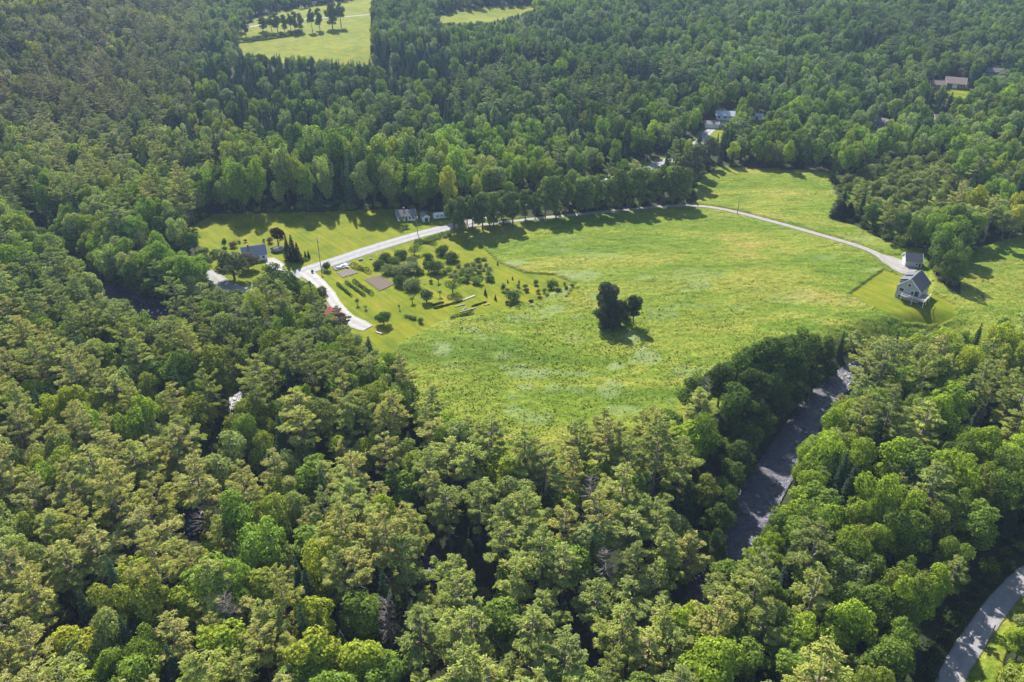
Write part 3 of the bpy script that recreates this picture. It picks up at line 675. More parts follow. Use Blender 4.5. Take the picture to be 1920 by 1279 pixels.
def hand_tree(kind, bx, by, h, w_, label, group=None, col=None, var=0, name=None, cat=None, keep=True, rz=None):
    x, y, z = at(bx, by); base = LIB[kind][0][var % len(LIB[kind][0])][2][0]
    H0 = base[:, 2].max(); W0 = (base[:, 0].max() - base[:, 0].min() + base[:, 1].max() - base[:, 1].min()) / 2
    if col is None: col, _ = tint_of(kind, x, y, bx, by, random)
    if keep: KEEP.append((x, y, w_ * .42))
    return put_tree(kind, x, y, w_ / W0, h / H0, random.uniform(0, 6.28) if rz is None else rz, col, label, group, z, var, name, cat)

nth = ["first", "second", "third", "fourth", "fifth", "sixth", "seventh", "eighth", "ninth", "tenth", "eleventh", "twelfth", "thirteenth", "fourteenth", "fifteenth", "sixteenth", "seventeenth", "eighteenth", "nineteenth", "twentieth", "twenty-first", "twenty-second", "twenty-third", "twenty-fourth", "twenty-fifth", "twenty-sixth"]
# ---- trees and bushes set one by one
G = "trees standing alone in the open land"
hand_tree('broad', 1131, 616, 11, 8, "lowest dark bushy tree at the left of the lone clump in the meadow", None, (.062, .085, .042), 2)
hand_tree('broad', 1138, 602, 16, 9.5, "tallest dark tree at the back of the lone clump in the meadow", None, (.085, .11, .055), 3)
hand_tree('spruce', 1146, 614, 12.5, 10.5, "big dark rounded tree at the front of the lone meadow clump", None, (.075, .10, .05), 3)
hand_tree('broad', 1157, 606, 10, 7, "shorter dark tree on the right flank of the lone meadow clump", None, (.066, .09, .042), 4)
hand_tree('spruce', 1170, 600, 8.5, 5.5, "thin grey-green evergreen between the lone clump and its right neighbour", None, (.10, .12, .06), 3)
hand_tree('broad', 1187, 608, 12, 6.5, "narrow dark tree standing just right of the lone meadow clump", None, (.062, .088, .042), 3)
hand_tree('spruce', 1575, 410, 8.5, 13, "very dark spreading evergreen at the left tip of the scrubby wood", None, (.022, .034, .018), 3)
hand_tree('spruce', 1590, 408, 7.5, 9, "dark spreading evergreen tucked behind the blackish one at the scrub tip", None, (.024, .036, .018), 3)
hand_tree('apple', 522, 460, 8.5, 7.0, "round dark purple-leaved tree beside the stone mound", None, (.042, .020, .030), 2, "purple_leaved_tree", "tree")
hand_tree('spruce', 541, 487, 11, 4.6, "leftmost of the three dark spruces by the road", "three spruces on the lawn", (.022, .036, .022), 0)
hand_tree('spruce', 551, 489, 12, 5.2, "middle and tallest of the three dark spruces by the road", "three spruces on the lawn", (.022, .036, .022), 1)
hand_tree('spruce', 560, 491, 9, 4.8, "right and shortest of the three dark spruces by the road", "three spruces on the lawn", (.024, .038, .022), 2)
hand_tree('spruce', 573, 484, 3.4, 1.8, "small cone-shaped evergreen, left one near the utility pole", "small evergreens by the road", (.028, .05, .022), 0)
hand_tree('spruce', 579, 483, 3.6, 1.8, "small cone-shaped evergreen, right one near the utility pole", "small evergreens by the road", (.028, .05, .022), 2)
hand_tree('broad', 440, 524, 12.5, 15, "wide grey-green tree in front of the blue-roofed house", None, (.13, .155, .075), 2)
hand_tree('broad', 466, 505, 7, 9, "low brownish-green tree against the blue-roofed house", None, (.15, .13, .075), 4)
hand_tree('broad', 548, 596, 18, 15, "big dark tree in the fork of the two driveways", None, (.07, .115, .035), 2)
hand_tree('broad', 520, 560, 14, 12, "mid green tree beside the shaded road", None, (.12, .17, .045), 0)
hand_tree('broad', 604, 572, 8, 6, "small olive tree at the bend of the white driveway", None, (.14, .155, .06), 4)
hand_tree('pine', 592, 622, 16, 8, "olive pine between the two red sheds", None, (.15, .175, .07), 2)
hand_tree('pine', 640, 640, 14, 8, "grey-green pine just below the red shed roof", None, (.15, .17, .08), 0)
hand_tree('broad', 385, 520, 11, 11, "dark grey-green tree at the sunlit end of the shaded road", None, (.12, .145, .07), 5)
hand_tree('broad', 720, 607, 5.0, 6.4, "spreading fruit tree with its round shadow, right of the white driveway end", None, (.10, .18, .035), 4, "fruit_tree", "fruit tree")
ORCH = [  # px, py, radius(m), height, kind, words
    (723, 490, 3.2, 4.2, "dark round apple tree at the upper left of the orchard clump", 'd'), (753, 482, 3.4, 4.0, "dark green apple tree at the top of the orchard clump", 'd'), (739, 494, 3.0, 3.8, "mid green apple tree inside the orchard clump", 'm'),
    (711, 502, 3.0, 3.8, "dark apple tree at the left end of the orchard clump", 'd'), (727, 511, 3.6, 4.4, "pale grey-green apple tree above the lower brown bed", 'p'), (747, 514, 3.6, 4.6, "pale leafy apple tree in the middle of the orchard clump", 'p'),
    (769, 511, 4.2, 4.8, "widest grey-green apple tree of the orchard clump", 'p'), (770, 492, 2.6, 3.4, "light green bushy tree at the upper right of the orchard clump", 'p'), (750, 534, 3.2, 5.6, "tall dark tree at the lower tip of the orchard clump", 'd'),
    (773, 540, 3.8, 5.0, "pale olive tree below the orchard clump", 'p'), (787, 513, 2.0, 2.8, "small bushy tree at the right tip of the orchard clump", 'm'), (777, 478, 2.8, 4.0, "open-crowned apple tree nearest the road", 'm'),
    (804, 486, 2.4, 3.4, "small round tree alone between the two orchard clumps", 'd'), (831, 477, 3.2, 5.2, "dark tall tree below the big roadside trees", 'd'), (846, 489, 3.6, 5.0, "dark tree, lower one of the pair above the berry bushes", 'd'),
    (815, 511, 3.8, 6.0, "large dark round tree in the centre of the orchard", 'd'), (800, 500, 2.2, 3.0, "low dark bush left of the large round orchard tree", 'd'), (849, 549, 3.1, 6.0, "apple tree on a bare trunk with a big round shadow", 'm'),
    (800, 566, 2.6, 5.6, "dark apple tree with a round shadow above the flower row", 'd')]
CC = {'d': (.092, .138, .045), 'm': (.15, .205, .055), 'p': (.22, .255, .11), 'b': (.20, .28, .055), 'r': (.13, .075, .075)}
for i, (x, y, r_, h, lb, k) in enumerate(ORCH):
    hand_tree('apple' if i in (11, 17, 18, 6) else 'bush', x, y, h * (.9 if i not in (11, 17) else 1), r_ * 2.25, lb, "orchard trees", CC[k], 4 if i in (11, 17) else i % 3)
for x, y, h, w_, lb, k in ((822, 530, 2.6, 2.2, "small dark sapling with a round shadow in the orchard", 'd'), (825, 556, 2.6, 2.0, "thin pale sapling between two dark apple trees", 'p'), (773, 568, 2.8, 2.6, "pale yellowish sapling on the lawn", 'b'),
                           (749, 580, 2.0, 1.2, "tiny thin sapling left of the flower row", 'd'), (670, 572, 2.6, 2.2, "small sapling right of the white driveway", 'd'), (686, 580, 1.6, 2.0, "low pale sapling on the worn lawn patch", 'b')):
    hand_tree('apple', x, y, h, w_, lb, "orchard saplings", CC[k], 3)
BUSH = [(896, 490, 3.0, 'd'), (907, 488, 2.4, 'p'), (887, 498, 2.6, 'p'), (875, 500, 2.6, 'm'), (860, 501, 2.4, 'm'), (841, 506, 3.0, 'b'), (835, 513, 2.4, 'm'), (899, 502, 2.4, 'd'), (911, 499, 2.2, 'm'), (917, 505, 2.4, 'p'), (868, 509, 2.6, 'p'),
        (879, 511, 3.6, 'p'), (853, 512, 2.4, 'm'), (846, 518, 2.6, 'p'), (856, 521, 3.0, 'p'), (899, 513, 2.4, 'd'), (915, 513, 2.6, 'p'), (888, 517, 2.6, 'm'), (875, 521, 3.0, 'm'), (865, 527, 3.0, 'b'), (876, 529, 3.0, 'd'), (902, 522, 2.6, 'm'),
        (895, 532, 4.4, 'b'), (919, 527, 3.6, 'd'), (906, 507, 2.2, 'p'), (885, 524, 2.4, 'p'), (890, 506, 2.2, 'p'), (866, 515, 2.4, 'm')]
BW = {'d': 'dark green', 'm': 'mid green', 'p': 'pale grey-green', 'b': 'bright green', 'r': 'reddish'}
def rowcol(x, y, x0, x1, y0, y1):
    a = "left" if x < x0 else ("right" if x > x1 else "middle"); b = "upper" if y < y0 else ("lower" if y > y1 else "central"); return b, a
for i, (x, y, w_, k) in enumerate(BUSH):
    b, a = rowcol(x, y, 862, 895, 502, 516)
    hand_tree('shrub', x, y, w_ * .62, w_ * 1.3, f"{BW[k]} berry bush in the {b} {a} of the berry patch", "berry bushes in the orchard", CC[k], i % 4)
BUSH2 = [(943, 545, 2.6, 3.4, 'd'), (962, 563, 7.4, 5.4, 'd'), (984, 541, 2.6, 2.0, 'm'), (1004, 534, 2.4, 2.2, 'd'), (1009, 549, 2.4, 1.8, 'm'), (1033, 541, 4.6, 4.4, 'd'), (1020, 549, 2.4, 2.0, 'm'), (1047, 547, 2.8, 2.0, 'd'), (1025, 557, 2.4, 1.8, 'p'),
         (1012, 561, 2.4, 1.8, 'r'), (1062, 543, 2.2, 1.6, 'd'), (1073, 538, 1.8, 1.4, 'd'), (1058, 534, 1.6, 1.3, 'm'), (1043, 534, 2.2, 1.8, 'm'), (995, 568, 2.0, 1.6, 'r'), (987, 547, 2.2, 1.6, 'r'), (972, 538, 2.2, 1.6, 'm'), (952, 548, 2.2, 2.2, 'r'),
         (950, 570, 2.0, 1.4, 'd'), (958, 574, 2.4, 1.6, 'd')]
for i, (x, y, w_, h, k) in enumerate(BUSH2):
    sz = "biggest round" if w_ > 7 else ("large" if w_ > 4 else ("tall" if h > 3 else "small")); b, a = rowcol(x, y, 975, 1030, 541, 555)
    hand_tree('shrub', x, y, h, w_, f"{sz} {BW[k]} bush, {b} {a} of the shrub bed left of the lone evergreens", "shrub bed at the meadow edge", CC[k], i % 4)
for x, y, h, w_, lb in ((910, 553, 3.0, 1.6, "thin young evergreen right of the planted strips"), (929, 562, 2.2, 1.3, "short young evergreen left of the shrub bed"), (933, 497, 1.6, 1.0, "tiny evergreen beside the curved meadow edge"),
                        (952, 530, 1.5, .9, "tiny evergreen above the shrub bed, left one"), (961, 524, 1.5, .9, "tiny evergreen above the shrub bed, middle one"), (973, 530, 1.5, .9, "tiny evergreen above the shrub bed, right one")):
    hand_tree('spruce', x, y, h, w_, lb, "young evergreens in the orchard", (.04, .06, .025), 0)
for x, y, w_, h, lb, k in ((613, 507, 4.8, 4.2, "dark round bush beside the black fabric bed", 'd'), (586, 512, 1.6, 1.4, "small dark bush at the mouth of the white driveway", 'd'), (506, 455, 3.4, 3.2, "burgundy bush touching the purple-leaved tree", 'r'),
                           (495, 453, 1.8, 1.5, "small dark bush left of the burgundy one", 'd'), (449, 456, 1.8, 1.6, "small round bush behind the blue-roofed house, left one", 'd'), (460, 454, 1.8, 1.5, "small round bush behind the blue-roofed house, right one", 'd'),
                           (422, 462, 3.0, 4.4, "tall dark bush upright on the lawn left of the house", 'd'), (437, 464, 4.2, 3.2, "purplish-brown bush behind the wide grey-green tree", 'r'), (401, 482, 4.6, 3.6, "dark bush with its shadow at the left end of the lawn", 'd'),
                           (573, 488, 3.4, 1.6, "low light green bush by the utility pole", 'b'), (762, 428, 3.6, 2.2, "sunlit light green bush at the edge of the shaded lawn", 'b'), (754, 420, 2.2, 3.6, "pale thin shrub catching sun in front of the shaded house", 'b'),
                           (763, 594, 2.4, 1.2, "white-flowered bush, left one of the short flower row", 'p'), (770, 596, 2.4, 1.3, "white-flowered bush, second of the short flower row", 'p'), (777, 598, 2.4, 1.4, "white-flowered bush, third of the short flower row", 'p'),
                           (788, 605, 2.6, 2.4, "dark round bush at the right end of the flower row", 'd'), (808, 531, 1.8, 1.6, "tiny dark bush left of the sapling shadow", 'd')):
    hand_tree('shrub', x, y, h, w_, lb, None, CC[k], (x + y) % 4)
for i in range(16):                                                                        # overgrown bank below the road
    x = 782 + (i % 8) * 8.4 + random.uniform(-2, 2); y = 455 - (i % 8) * 2.6 + (i // 8) * 5
    hand_tree('shrub', x, y, 1.1, 3.4, f"{nth[i % 8]} low leafy bush from left, {('upper', 'lower')[i // 8]} line on the bank below the road", "bushes on the road bank", CC['b' if i % 3 else 'p'], i % 4)

for i, (x, y, h, w_) in enumerate(((1322, 1058, 11, 9), (1338, 1012, 12, 8.5), (1350, 972, 13, 9), (1364, 935, 12, 8.5), (1379, 900, 13, 9), (1397, 862, 13, 9), (1425, 826, 12, 8.5), (1457, 792, 12, 8.5), (1492, 765, 10, 9), (1520, 735, 8, 8), (1550, 708, 6, 7))):
    hand_tree('broad', x, y, h, w_, f"{nth[i]} low bank tree counted up the left side of the dark river", "low trees on the left river bank", (.11, .165, .04), i % 6)
for i, (x, y, h, w_) in enumerate(((1738, 1268, 3, 4.5), (1752, 1232, 3.5, 5), (1768, 1200, 3, 4.5), (1786, 1172, 3.5, 5), (1806, 1145, 3, 4.5), (1830, 1118, 3.5, 5), (1856, 1092, 3, 4.5), (1885, 1066, 3, 4.5))):
    hand_tree('shrub', x, y, h, w_, f"{nth[i]} roadside bush counted up the left edge of the gravel road", "bushes on the gravel road edge", (.06, .09, .03), i % 4)
for i, (x, y, h, w_) in enumerate(((1300, 792, 15, 12), (1345, 765, 16, 12), (1385, 738, 17, 13), (1420, 727, 18, 13), (1456, 716, 18, 13), (1492, 704, 18, 12), (1530, 692, 13, 10), (1400, 775, 16, 12), (1445, 768, 15, 11), (1372, 815, 17, 12), (1480, 735, 15, 10))):
    hand_tree('broad', x, y, h, w_, f"{nth[i]} big rounded hardwood of the belt between meadow and river", "big hardwoods between meadow and river", tuple(np.array([.10, .15, .035]) * random.uniform(.75, 1.3)), i % 6)
# tall row between the road and the lane (each clump of crowns a tree)
ROWT = [(852, 432, 15, 9), (868, 438, 18, 9), (886, 436, 17, 8), (905, 433, 19, 10), (926, 430, 18, 9), (944, 426, 16, 8), (962, 424, 17, 9), (985, 412, 15, 8), (1003, 411, 13, 8), (1022, 409, 20, 10), (1042, 407, 21, 10), (1060, 405, 19, 9),
        (1082, 401, 17, 8), (1100, 399, 18, 9), (1120, 397, 18, 9), (1140, 394, 16, 8), (1160, 392, 20, 10), (1180, 391, 21, 11), (1198, 389, 20, 9), (1222, 386, 18, 9), (1240, 385, 21, 11), (1262, 384, 20, 10), (1282, 384, 19, 9), (876, 422, 15, 9), (915, 418, 15, 9),
        (940, 412, 15, 9), (1282, 352, 20, 10), (1300, 345, 21, 11), (1310, 330, 18, 10), (1328, 312, 17, 10)]
for i, (x, y, h, w_) in enumerate(ROWT):
    if i < 23: lb = f"{nth[i]} tree from the left in the tall row beside the lane"
    elif i < 26: lb = f"{nth[i - 23]} tree standing behind the left end of the tall row"
    else: lb = f"{nth[i - 26]} of the four greyish trees at the left corner of the upper meadow"
    hand_tree('poplar', x, y, h, w_, lb, "tall row of trees beside the lane", tuple(np.array([.18, .235, .075]) * random.uniform(.75, 1.15)) if i < 26 else (.15, .165, .10), i % 3)
# row of trees across the far field
for i, (x, y, h, w_) in enumerate([(461, 68, 15, 7), (493, 58, 13, 11), (510, 60, 15, 9), (521, 60, 18, 10), (534, 60, 16, 8), (546, 60, 17, 8), (554, 61, 19, 8), (565, 59, 17, 8), (586, 59, 21, 9), (600, 56, 20, 9), (624, 54, 24, 15), (640, 51, 23, 12)]):
    hand_tree('poplar', x, y, h, w_, f"{nth[i]} tree from the left in the row across the far field", "row of trees across the far field", tuple(np.array([.15, .19, .07]) * random.uniform(.75, 1.2)), i % 3)
for i in range(16):
    x = 458 + i * 7.0; hand_tree('shrub', x, 79 - i * 1.05 + random.uniform(-1, 1), random.uniform(3, 5.5), random.uniform(6, 9), f"{nth[i]} bush from left of the hedge line below the far tree row", "hedge line across the far field", CC['m' if i % 2 else 'd'], i % 4)
# dead trees
for i, (x, y, s, lb) in enumerate(((458, 652, 1.1, "bare grey dead tree below the shaded road"), (1102, 1010, 1.15, "reddish-grey dead pine in the tall stand at lower middle"), (118, 690, 1.1, "bare grey dead tree at left below the river pool"), (200, 1100, 1.1, "pale dead tree low at the left"),
                               (452, 1240, 1.15, "bare dead tree at the bottom edge, left of the middle"), (735, 1225, 1.25, "tall dead pine below the creek glint"), (1130, 1130, 1.1, "pale dead pine on the near side of the river bend"), 
                               (1312, 800, 1.0, "bare grey tree between meadow and river"))):
    xx, yy, z = at(x, y); o = empty("dead_tree", (xx, yy, z), i * 1.3, lb, "dead tree", None, (s, s, s)); obj("trunk", DEAD[i % 3], o); KEEP.append((xx, yy, 1.8))

# ---- the woods
def sil_blocked(x, y, z, h, w_):
    """does a tree of this size hide something that the photo shows"""
    b = np.zeros(x.shape, bool)
    for f, g in ((1, 0), (.82, -.36), (.82, .36), (.6, -.5), (.6, .5), (.6, 0), (.35, -.42), (.35, .42), (.35, 0), (.1, 0)):
        px, py, d = project(x + g * w_, y, z + f * h)
        for P in CLEAR: b |= inpoly(px, py, P)
    return b
def wood():
    pts = []
    y = 28.0
    while y < 1500:
        sp = 6.8 if y < 330 else (7.3 if y < 600 else 7.6)
        hw = y * .66 + 85
        xs = np.arange(-hw, hw, sp) + rs.uniform(-.5, .5) * sp
        pts.append(np.stack([xs + rs.uniform(-.38, .38, len(xs)) * sp, y + rs.uniform(-.38, .38, len(xs)) * sp], 1)); y += sp * .9
    P = np.concatenate(pts); x, y = P[:, 0], P[:, 1]; z = terrain(x, y); px, py, d = project(x, y, z)
    ok = (px > -260) & (px < 2180) & (py < 1720) & (py > -75 - 0 * px)
    ok &= ~in_open(px, py)
    for pth, mrg in ((MAIN_ROAD, 3.2), (LANE, 2.5), (DRIVE, 3.0), (NEAR_ROAD, 2.6), (FAR_ROAD, 4), (RIVER, .3)):
        dd, ww = path_dist(x, y, pth); ok &= dd > ww + mrg + (5.5 * ((px > 850) & (px < 1195) & (py < 430)) if pth is MAIN_ROAD else 0)
    x, y, z, px, py = x[ok], y[ok], z[ok], px[ok], py[ok]
    for kx, ky, kr in KEEP: 
        m = np.hypot(x - kx, y - ky) > kr + 1.6; x, y, z, px, py = x[m], y[m], z[m], px[m], py[m]
    n = len(x); r = random.Random(5)
    n1 = fbm(x / 60., y / 60. + 7, 3); n2 = vnoise(x / 14. + 3, y / 14.)
    n3 = fbm(x / 85. + 14, y / 60. + 3, 2)
    kinds = []; hh = np.zeros(n); ww = np.zeros(n)
    for i in range(n):
        X, Y_ = px[i], py[i]
        # share of pine and of spruce by district
        pp, ps = .22, .10
        if Y_ > 620: pp, ps = .46, .07
        if Y_ > 560 and X < 420: pp = .5
        if Y_ > 980 and X < 900: pp = .52
        if Y_ > 860 and 820 < X < 1250: pp = .62
        if X > 1420 and Y_ > 860: pp = .22
        if X > 1550 and 620 < Y_ < 900: pp = .5
        if 380 < X < 850 and 100 < Y_ < 245: pp, ps = .10, .80 if Y_ < 222 else .35
        if X < 380 and Y_ < 470: pp = .42
        if 850 < X < 1200 and 140 < Y_ < 260: ps = .25; pp = .3
        if 450 < X < 860 and 300 < Y_ < 420: pp, ps = .04, .03
        if Y_ < 420 and n3[i] > .58: ps = max(ps, .55)
        if Y_ > 560: ps += .05
        q = n2[i] * .45 + r.random() * .55 + (n1[i] - .5) * .5
        q2 = r.random()
        k = 'spruce' if q2 < ps else ('pine' if q < pp * .75 + .14 - (.12 if pp < .3 else 0) else 'broad')
        kinds.append(k)
        if k == 'pine': h = r.uniform(17, 25) ; w_ = r.uniform(8, 12.5)
        elif k == 'spruce': h = r.uniform(11, 19); w_ = r.uniform(4.8, 7.5)
        else: h = r.uniform(12.5, 19); w_ = r.uniform(7.5, 12.5)
        if Y_ < 420 and not (450 < X < 860 and 300 < Y_ < 420): h *= .92; w_ *= .88
        if 400 < X < 860 and 320 < Y_ < 420: h *= 1.42; w_ *= 1.2
        if inpoly(np.array([X]), np.array([Y_]), SCRUB)[0]: h *= .42; w_ *= .6
        if r.random() < .16: h *= .68; w_ *= .7
        elif r.random() < .10: h *= 1.18; w_ *= 1.15
        hh[i] = h * (.88 + .3 * n1[i]); ww[i] = w_
    alive = np.ones(n, bool)
    for s in (1, .72, .5, .3):
        bad = sil_blocked(x, y, z, hh, ww) & alive
        if s == .3: alive &= ~bad; break
        nxt = {1: .72, .72: .5, .5: .3}[s] / s
        hh = np.where(bad, hh * nxt, hh); ww = np.where(bad, ww * (nxt ** .6), ww)
    print("wood trees", int(alive.sum()), "of", n)
    idx = [i for i in range(n) if alive[i]]
    # the largest in the photo of each kind stand as trees of their own
    hp = {i: hh[i] / (project(x[i], y[i], z[i])[2]) for i in idx}
    inview = lambda i: -15 < px[i] < 1935 and -30 < project(x[i], y[i], z[i] + hh[i])[1] < 1272
    rank = {}
    lim = {'broad': 255, 'pine': 300, 'spruce': 110}
    seen = {k: sorted([i for i in idx if kinds[i] == k and inview(i)], key=lambda i: -hp[i])[:lim[k]] for k in lim}
    single = set(sum(seen.values(), []))
    rest = []
    LW = {'broad': 'broadleaf tree', 'pine': 'white pine', 'spruce': 'spruce'}
    for i in idx:
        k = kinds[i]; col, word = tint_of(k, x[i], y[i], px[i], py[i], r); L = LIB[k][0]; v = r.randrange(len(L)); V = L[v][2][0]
        H0 = V[:, 2].max(); W0 = (np.ptp(V[:, 0]) + np.ptp(V[:, 1])) / 2; sx, sz = ww[i] / W0, hh[i] / H0; rz = r.uniform(0, 6.28)
        if k == 'broad' and inpoly(np.array([px[i]]), np.array([py[i]]), SCRUB)[0]: col = tuple(np.array([.26, .30, .10]) * r.uniform(.7, 1.2)); word = 'pale green'
        if i in single:
            mid = project(x[i], y[i], z[i] + hh[i] * .6); ph = place_phrase(float(mid[0]), float(mid[1]))
            size = "tall" if hh[i] > (19.5 if k == 'pine' else 14.5) else ("low" if hh[i] < (13 if k == 'pine' else 9.5) else "middling")
            form = ("broad " if sx > (1.02 if k != 'spruce' else 1.0) else ("slim " if sx < .86 else ""))
            label = f"{size} {form}{word} {LW[k]} {ph}"
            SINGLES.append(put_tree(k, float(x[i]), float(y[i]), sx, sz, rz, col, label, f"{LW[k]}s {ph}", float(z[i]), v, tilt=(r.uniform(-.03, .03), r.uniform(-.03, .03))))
        else:
            rest.append((x[i], y[i], z[i], k, v, sx, sz, rz, col))
    return rest
SINGLES = []
def undergrowth():
    r = random.Random(8); out = []
    def put(x, y, s, h, col):
        v = r.randrange(4); V = LIB['shrub'][0][v][2][0]; W0 = (np.ptp(V[:, 0]) + np.ptp(V[:, 1])) / 2
        out.append((x, y, float(terrain(x, y)) - .1, 'shrub', v, s / W0, h / V[:, 2].max(), r.uniform(0, 6.28), col))
    n = 9000; x = rs.uniform(-330, 330, n); y = rs.uniform(60, 430, n); z = terrain(x, y); px, py, d = project(x, y, z)
    ok = (px > -60) & (px < 1980) & ~in_open(px, py) & ~sil_blocked(x, y, z, np.full(n, 3.0), np.full(n, 4.0))
    for pth, mrg in ((MAIN_ROAD, 2.5), (LANE, 1.8), (DRIVE, 2.2), (NEAR_ROAD, 2.), (RIVER, .4)):
        dd, ww = path_dist(x, y, pth); ok &= dd > ww + mrg
    ok &= (py < 1330)
    for i in np.nonzero(ok)[0]:
        s = r.uniform(2.5, 5.2); col, _ = tint_of('shrub', x[i], y[i], px[i], py[i], r); put(float(x[i]), float(y[i]), s, s * r.uniform(.5, .9), tuple(np.array(col) * .8))
    n = 2600; x = rs.uniform(120, 420, n); y = rs.uniform(280, 520, n); z = terrain(x, y); px, py, d = project(x, y, z)
    ok = inpoly(px, py, SCRUB) & ~in_open(px, py)
    for i in np.nonzero(ok)[0]:
        s = r.uniform(2.5, 6.5); put(float(x[i]), float(y[i]), s, s * r.uniform(.45, .95), tuple(np.array([.27, .30, .10]) * r.uniform(.6, 1.25)))
    return out
REST = wood()
UNDER = undergrowth(); print("undergrowth", len(UNDER))
print("singles", len([o for o in bpy.data.objects if o.type == 'EMPTY']), "rest", len(REST))

def forest_object(name, rest, extra_kinds=('broad', 'pine', 'spruce')):
    """the trees beyond the first few hundred: one object that repeats a few tree shapes at its points"""
    protos = bpy.data.collections.new("tree_shapes"); order = []; r = np.random.RandomState(9)
    for k in sorted(set(t[3] for t in rest)):
        L, lm, bm_ = LIB[k]
        for v, (_, _, (V, F, tn, tv, tq)) in enumerate(L):
            for lod in (0, 1):
                if lod == 1:
                    s = r.permutation(len(F))[:len(F) // 2]; Q = V.reshape(-1, 4, 3)[s]; c_ = Q.mean(1, keepdims=True); Q = c_ + (Q - c_) * 1.36; VV = Q.reshape(-1, 3); FF = np.arange(len(VV)).reshape(-1, 4); TT = tn[s]
                else: VV, FF, TT = V, F, tn
                Vall = np.concatenate([VV, tv]); Fall = np.concatenate([FF, tq + len(VV)]); mi = np.concatenate([np.zeros(len(FF)), np.ones(len(tq))])
                tone = np.concatenate([TT, np.ones((len(tq), 4))])
                nm = f"shape_{len(order):03d}"; me = mesh_np(nm, Vall, Fall, [lm, bm_], False, mi, {"tone": ('FACE', tone)}); me.validate()
                protos.objects.link(bpy.data.objects.new(nm, me)); order.append((k, v, lod))
    ix = {t: i for i, t in enumerate(order)}
    pts = np.array([(t[0], t[1], t[2]) for t in rest], np.float32)
    me = bpy.data.meshes.new(name); me.vertices.add(len(pts)); me.vertices.foreach_set("co", pts.ravel())
    a = me.attributes.new("pick", 'INT', 'POINT'); a.data.foreach_set("value", np.array([ix[(t[3], t[4], 0 if t[1] < 430 else 1)] for t in rest], np.int32))
    a = me.attributes.new("turn", 'FLOAT_VECTOR', 'POINT'); a.data.foreach_set("vector", np.array([(0, 0, t[7]) for t in rest], np.float32).ravel())
    a = me.attributes.new("size", 'FLOAT_VECTOR', 'POINT'); a.data.foreach_set("vector", np.array([(t[5], t[5], t[6]) for t in rest], np.float32).ravel())
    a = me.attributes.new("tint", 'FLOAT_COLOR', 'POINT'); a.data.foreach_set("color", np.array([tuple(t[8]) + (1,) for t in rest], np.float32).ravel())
    me.update()
    o = obj(name, me); g = bpy.data.node_groups.new(name, 'GeometryNodeTree')
    g.interface.new_socket("Geometry", in_out='INPUT', socket_type='NodeSocketGeometry'); g.interface.new_socket("Geometry", in_out='OUTPUT', socket_type='NodeSocketGeometry')
    gi = g.nodes.new("NodeGroupInput"); go = g.nodes.new("NodeGroupOutput"); ip = g.nodes.new("GeometryNodeInstanceOnPoints"); ci = g.nodes.new("GeometryNodeCollectionInfo")
    ci.inputs["Collection"].default_value = protos; ci.inputs["Separate Children"].default_value = True; ci.inputs["Reset Children"].default_value = True
    def named(nm, ty):
        q = g.nodes.new("GeometryNodeInputNamedAttribute"); q.data_type = ty; q.inputs["Name"].default_value = nm; return [s for s in q.outputs if s.enabled and s.name == "Attribute"][0]
    ip.inputs["Pick Instance"].default_value = True
    e = g.nodes.new("FunctionNodeEulerToRotation"); g.links.new(named("turn", 'FLOAT_VECTOR'), e.inputs[0])
    g.links.new(gi.outputs[0], ip.inputs["Points"]); g.links.new(ci.outputs[0], ip.inputs["Instance"]); g.links.new(named("pick", 'INT'), ip.inputs["Instance Index"])
    g.links.new(e.outputs[0], ip.inputs["Rotation"]); g.links.new(named("size", 'FLOAT_VECTOR'), ip.inputs["Scale"]); g.links.new(ip.outputs[0], go.inputs[0])
    md = o.modifiers.new("trees", 'NODES'); md.node_group = g
    return o
tag(forest_object("forest", REST + UNDER), "mixed green forest covering the hills beyond the meadow", "forest", kind="stuff")

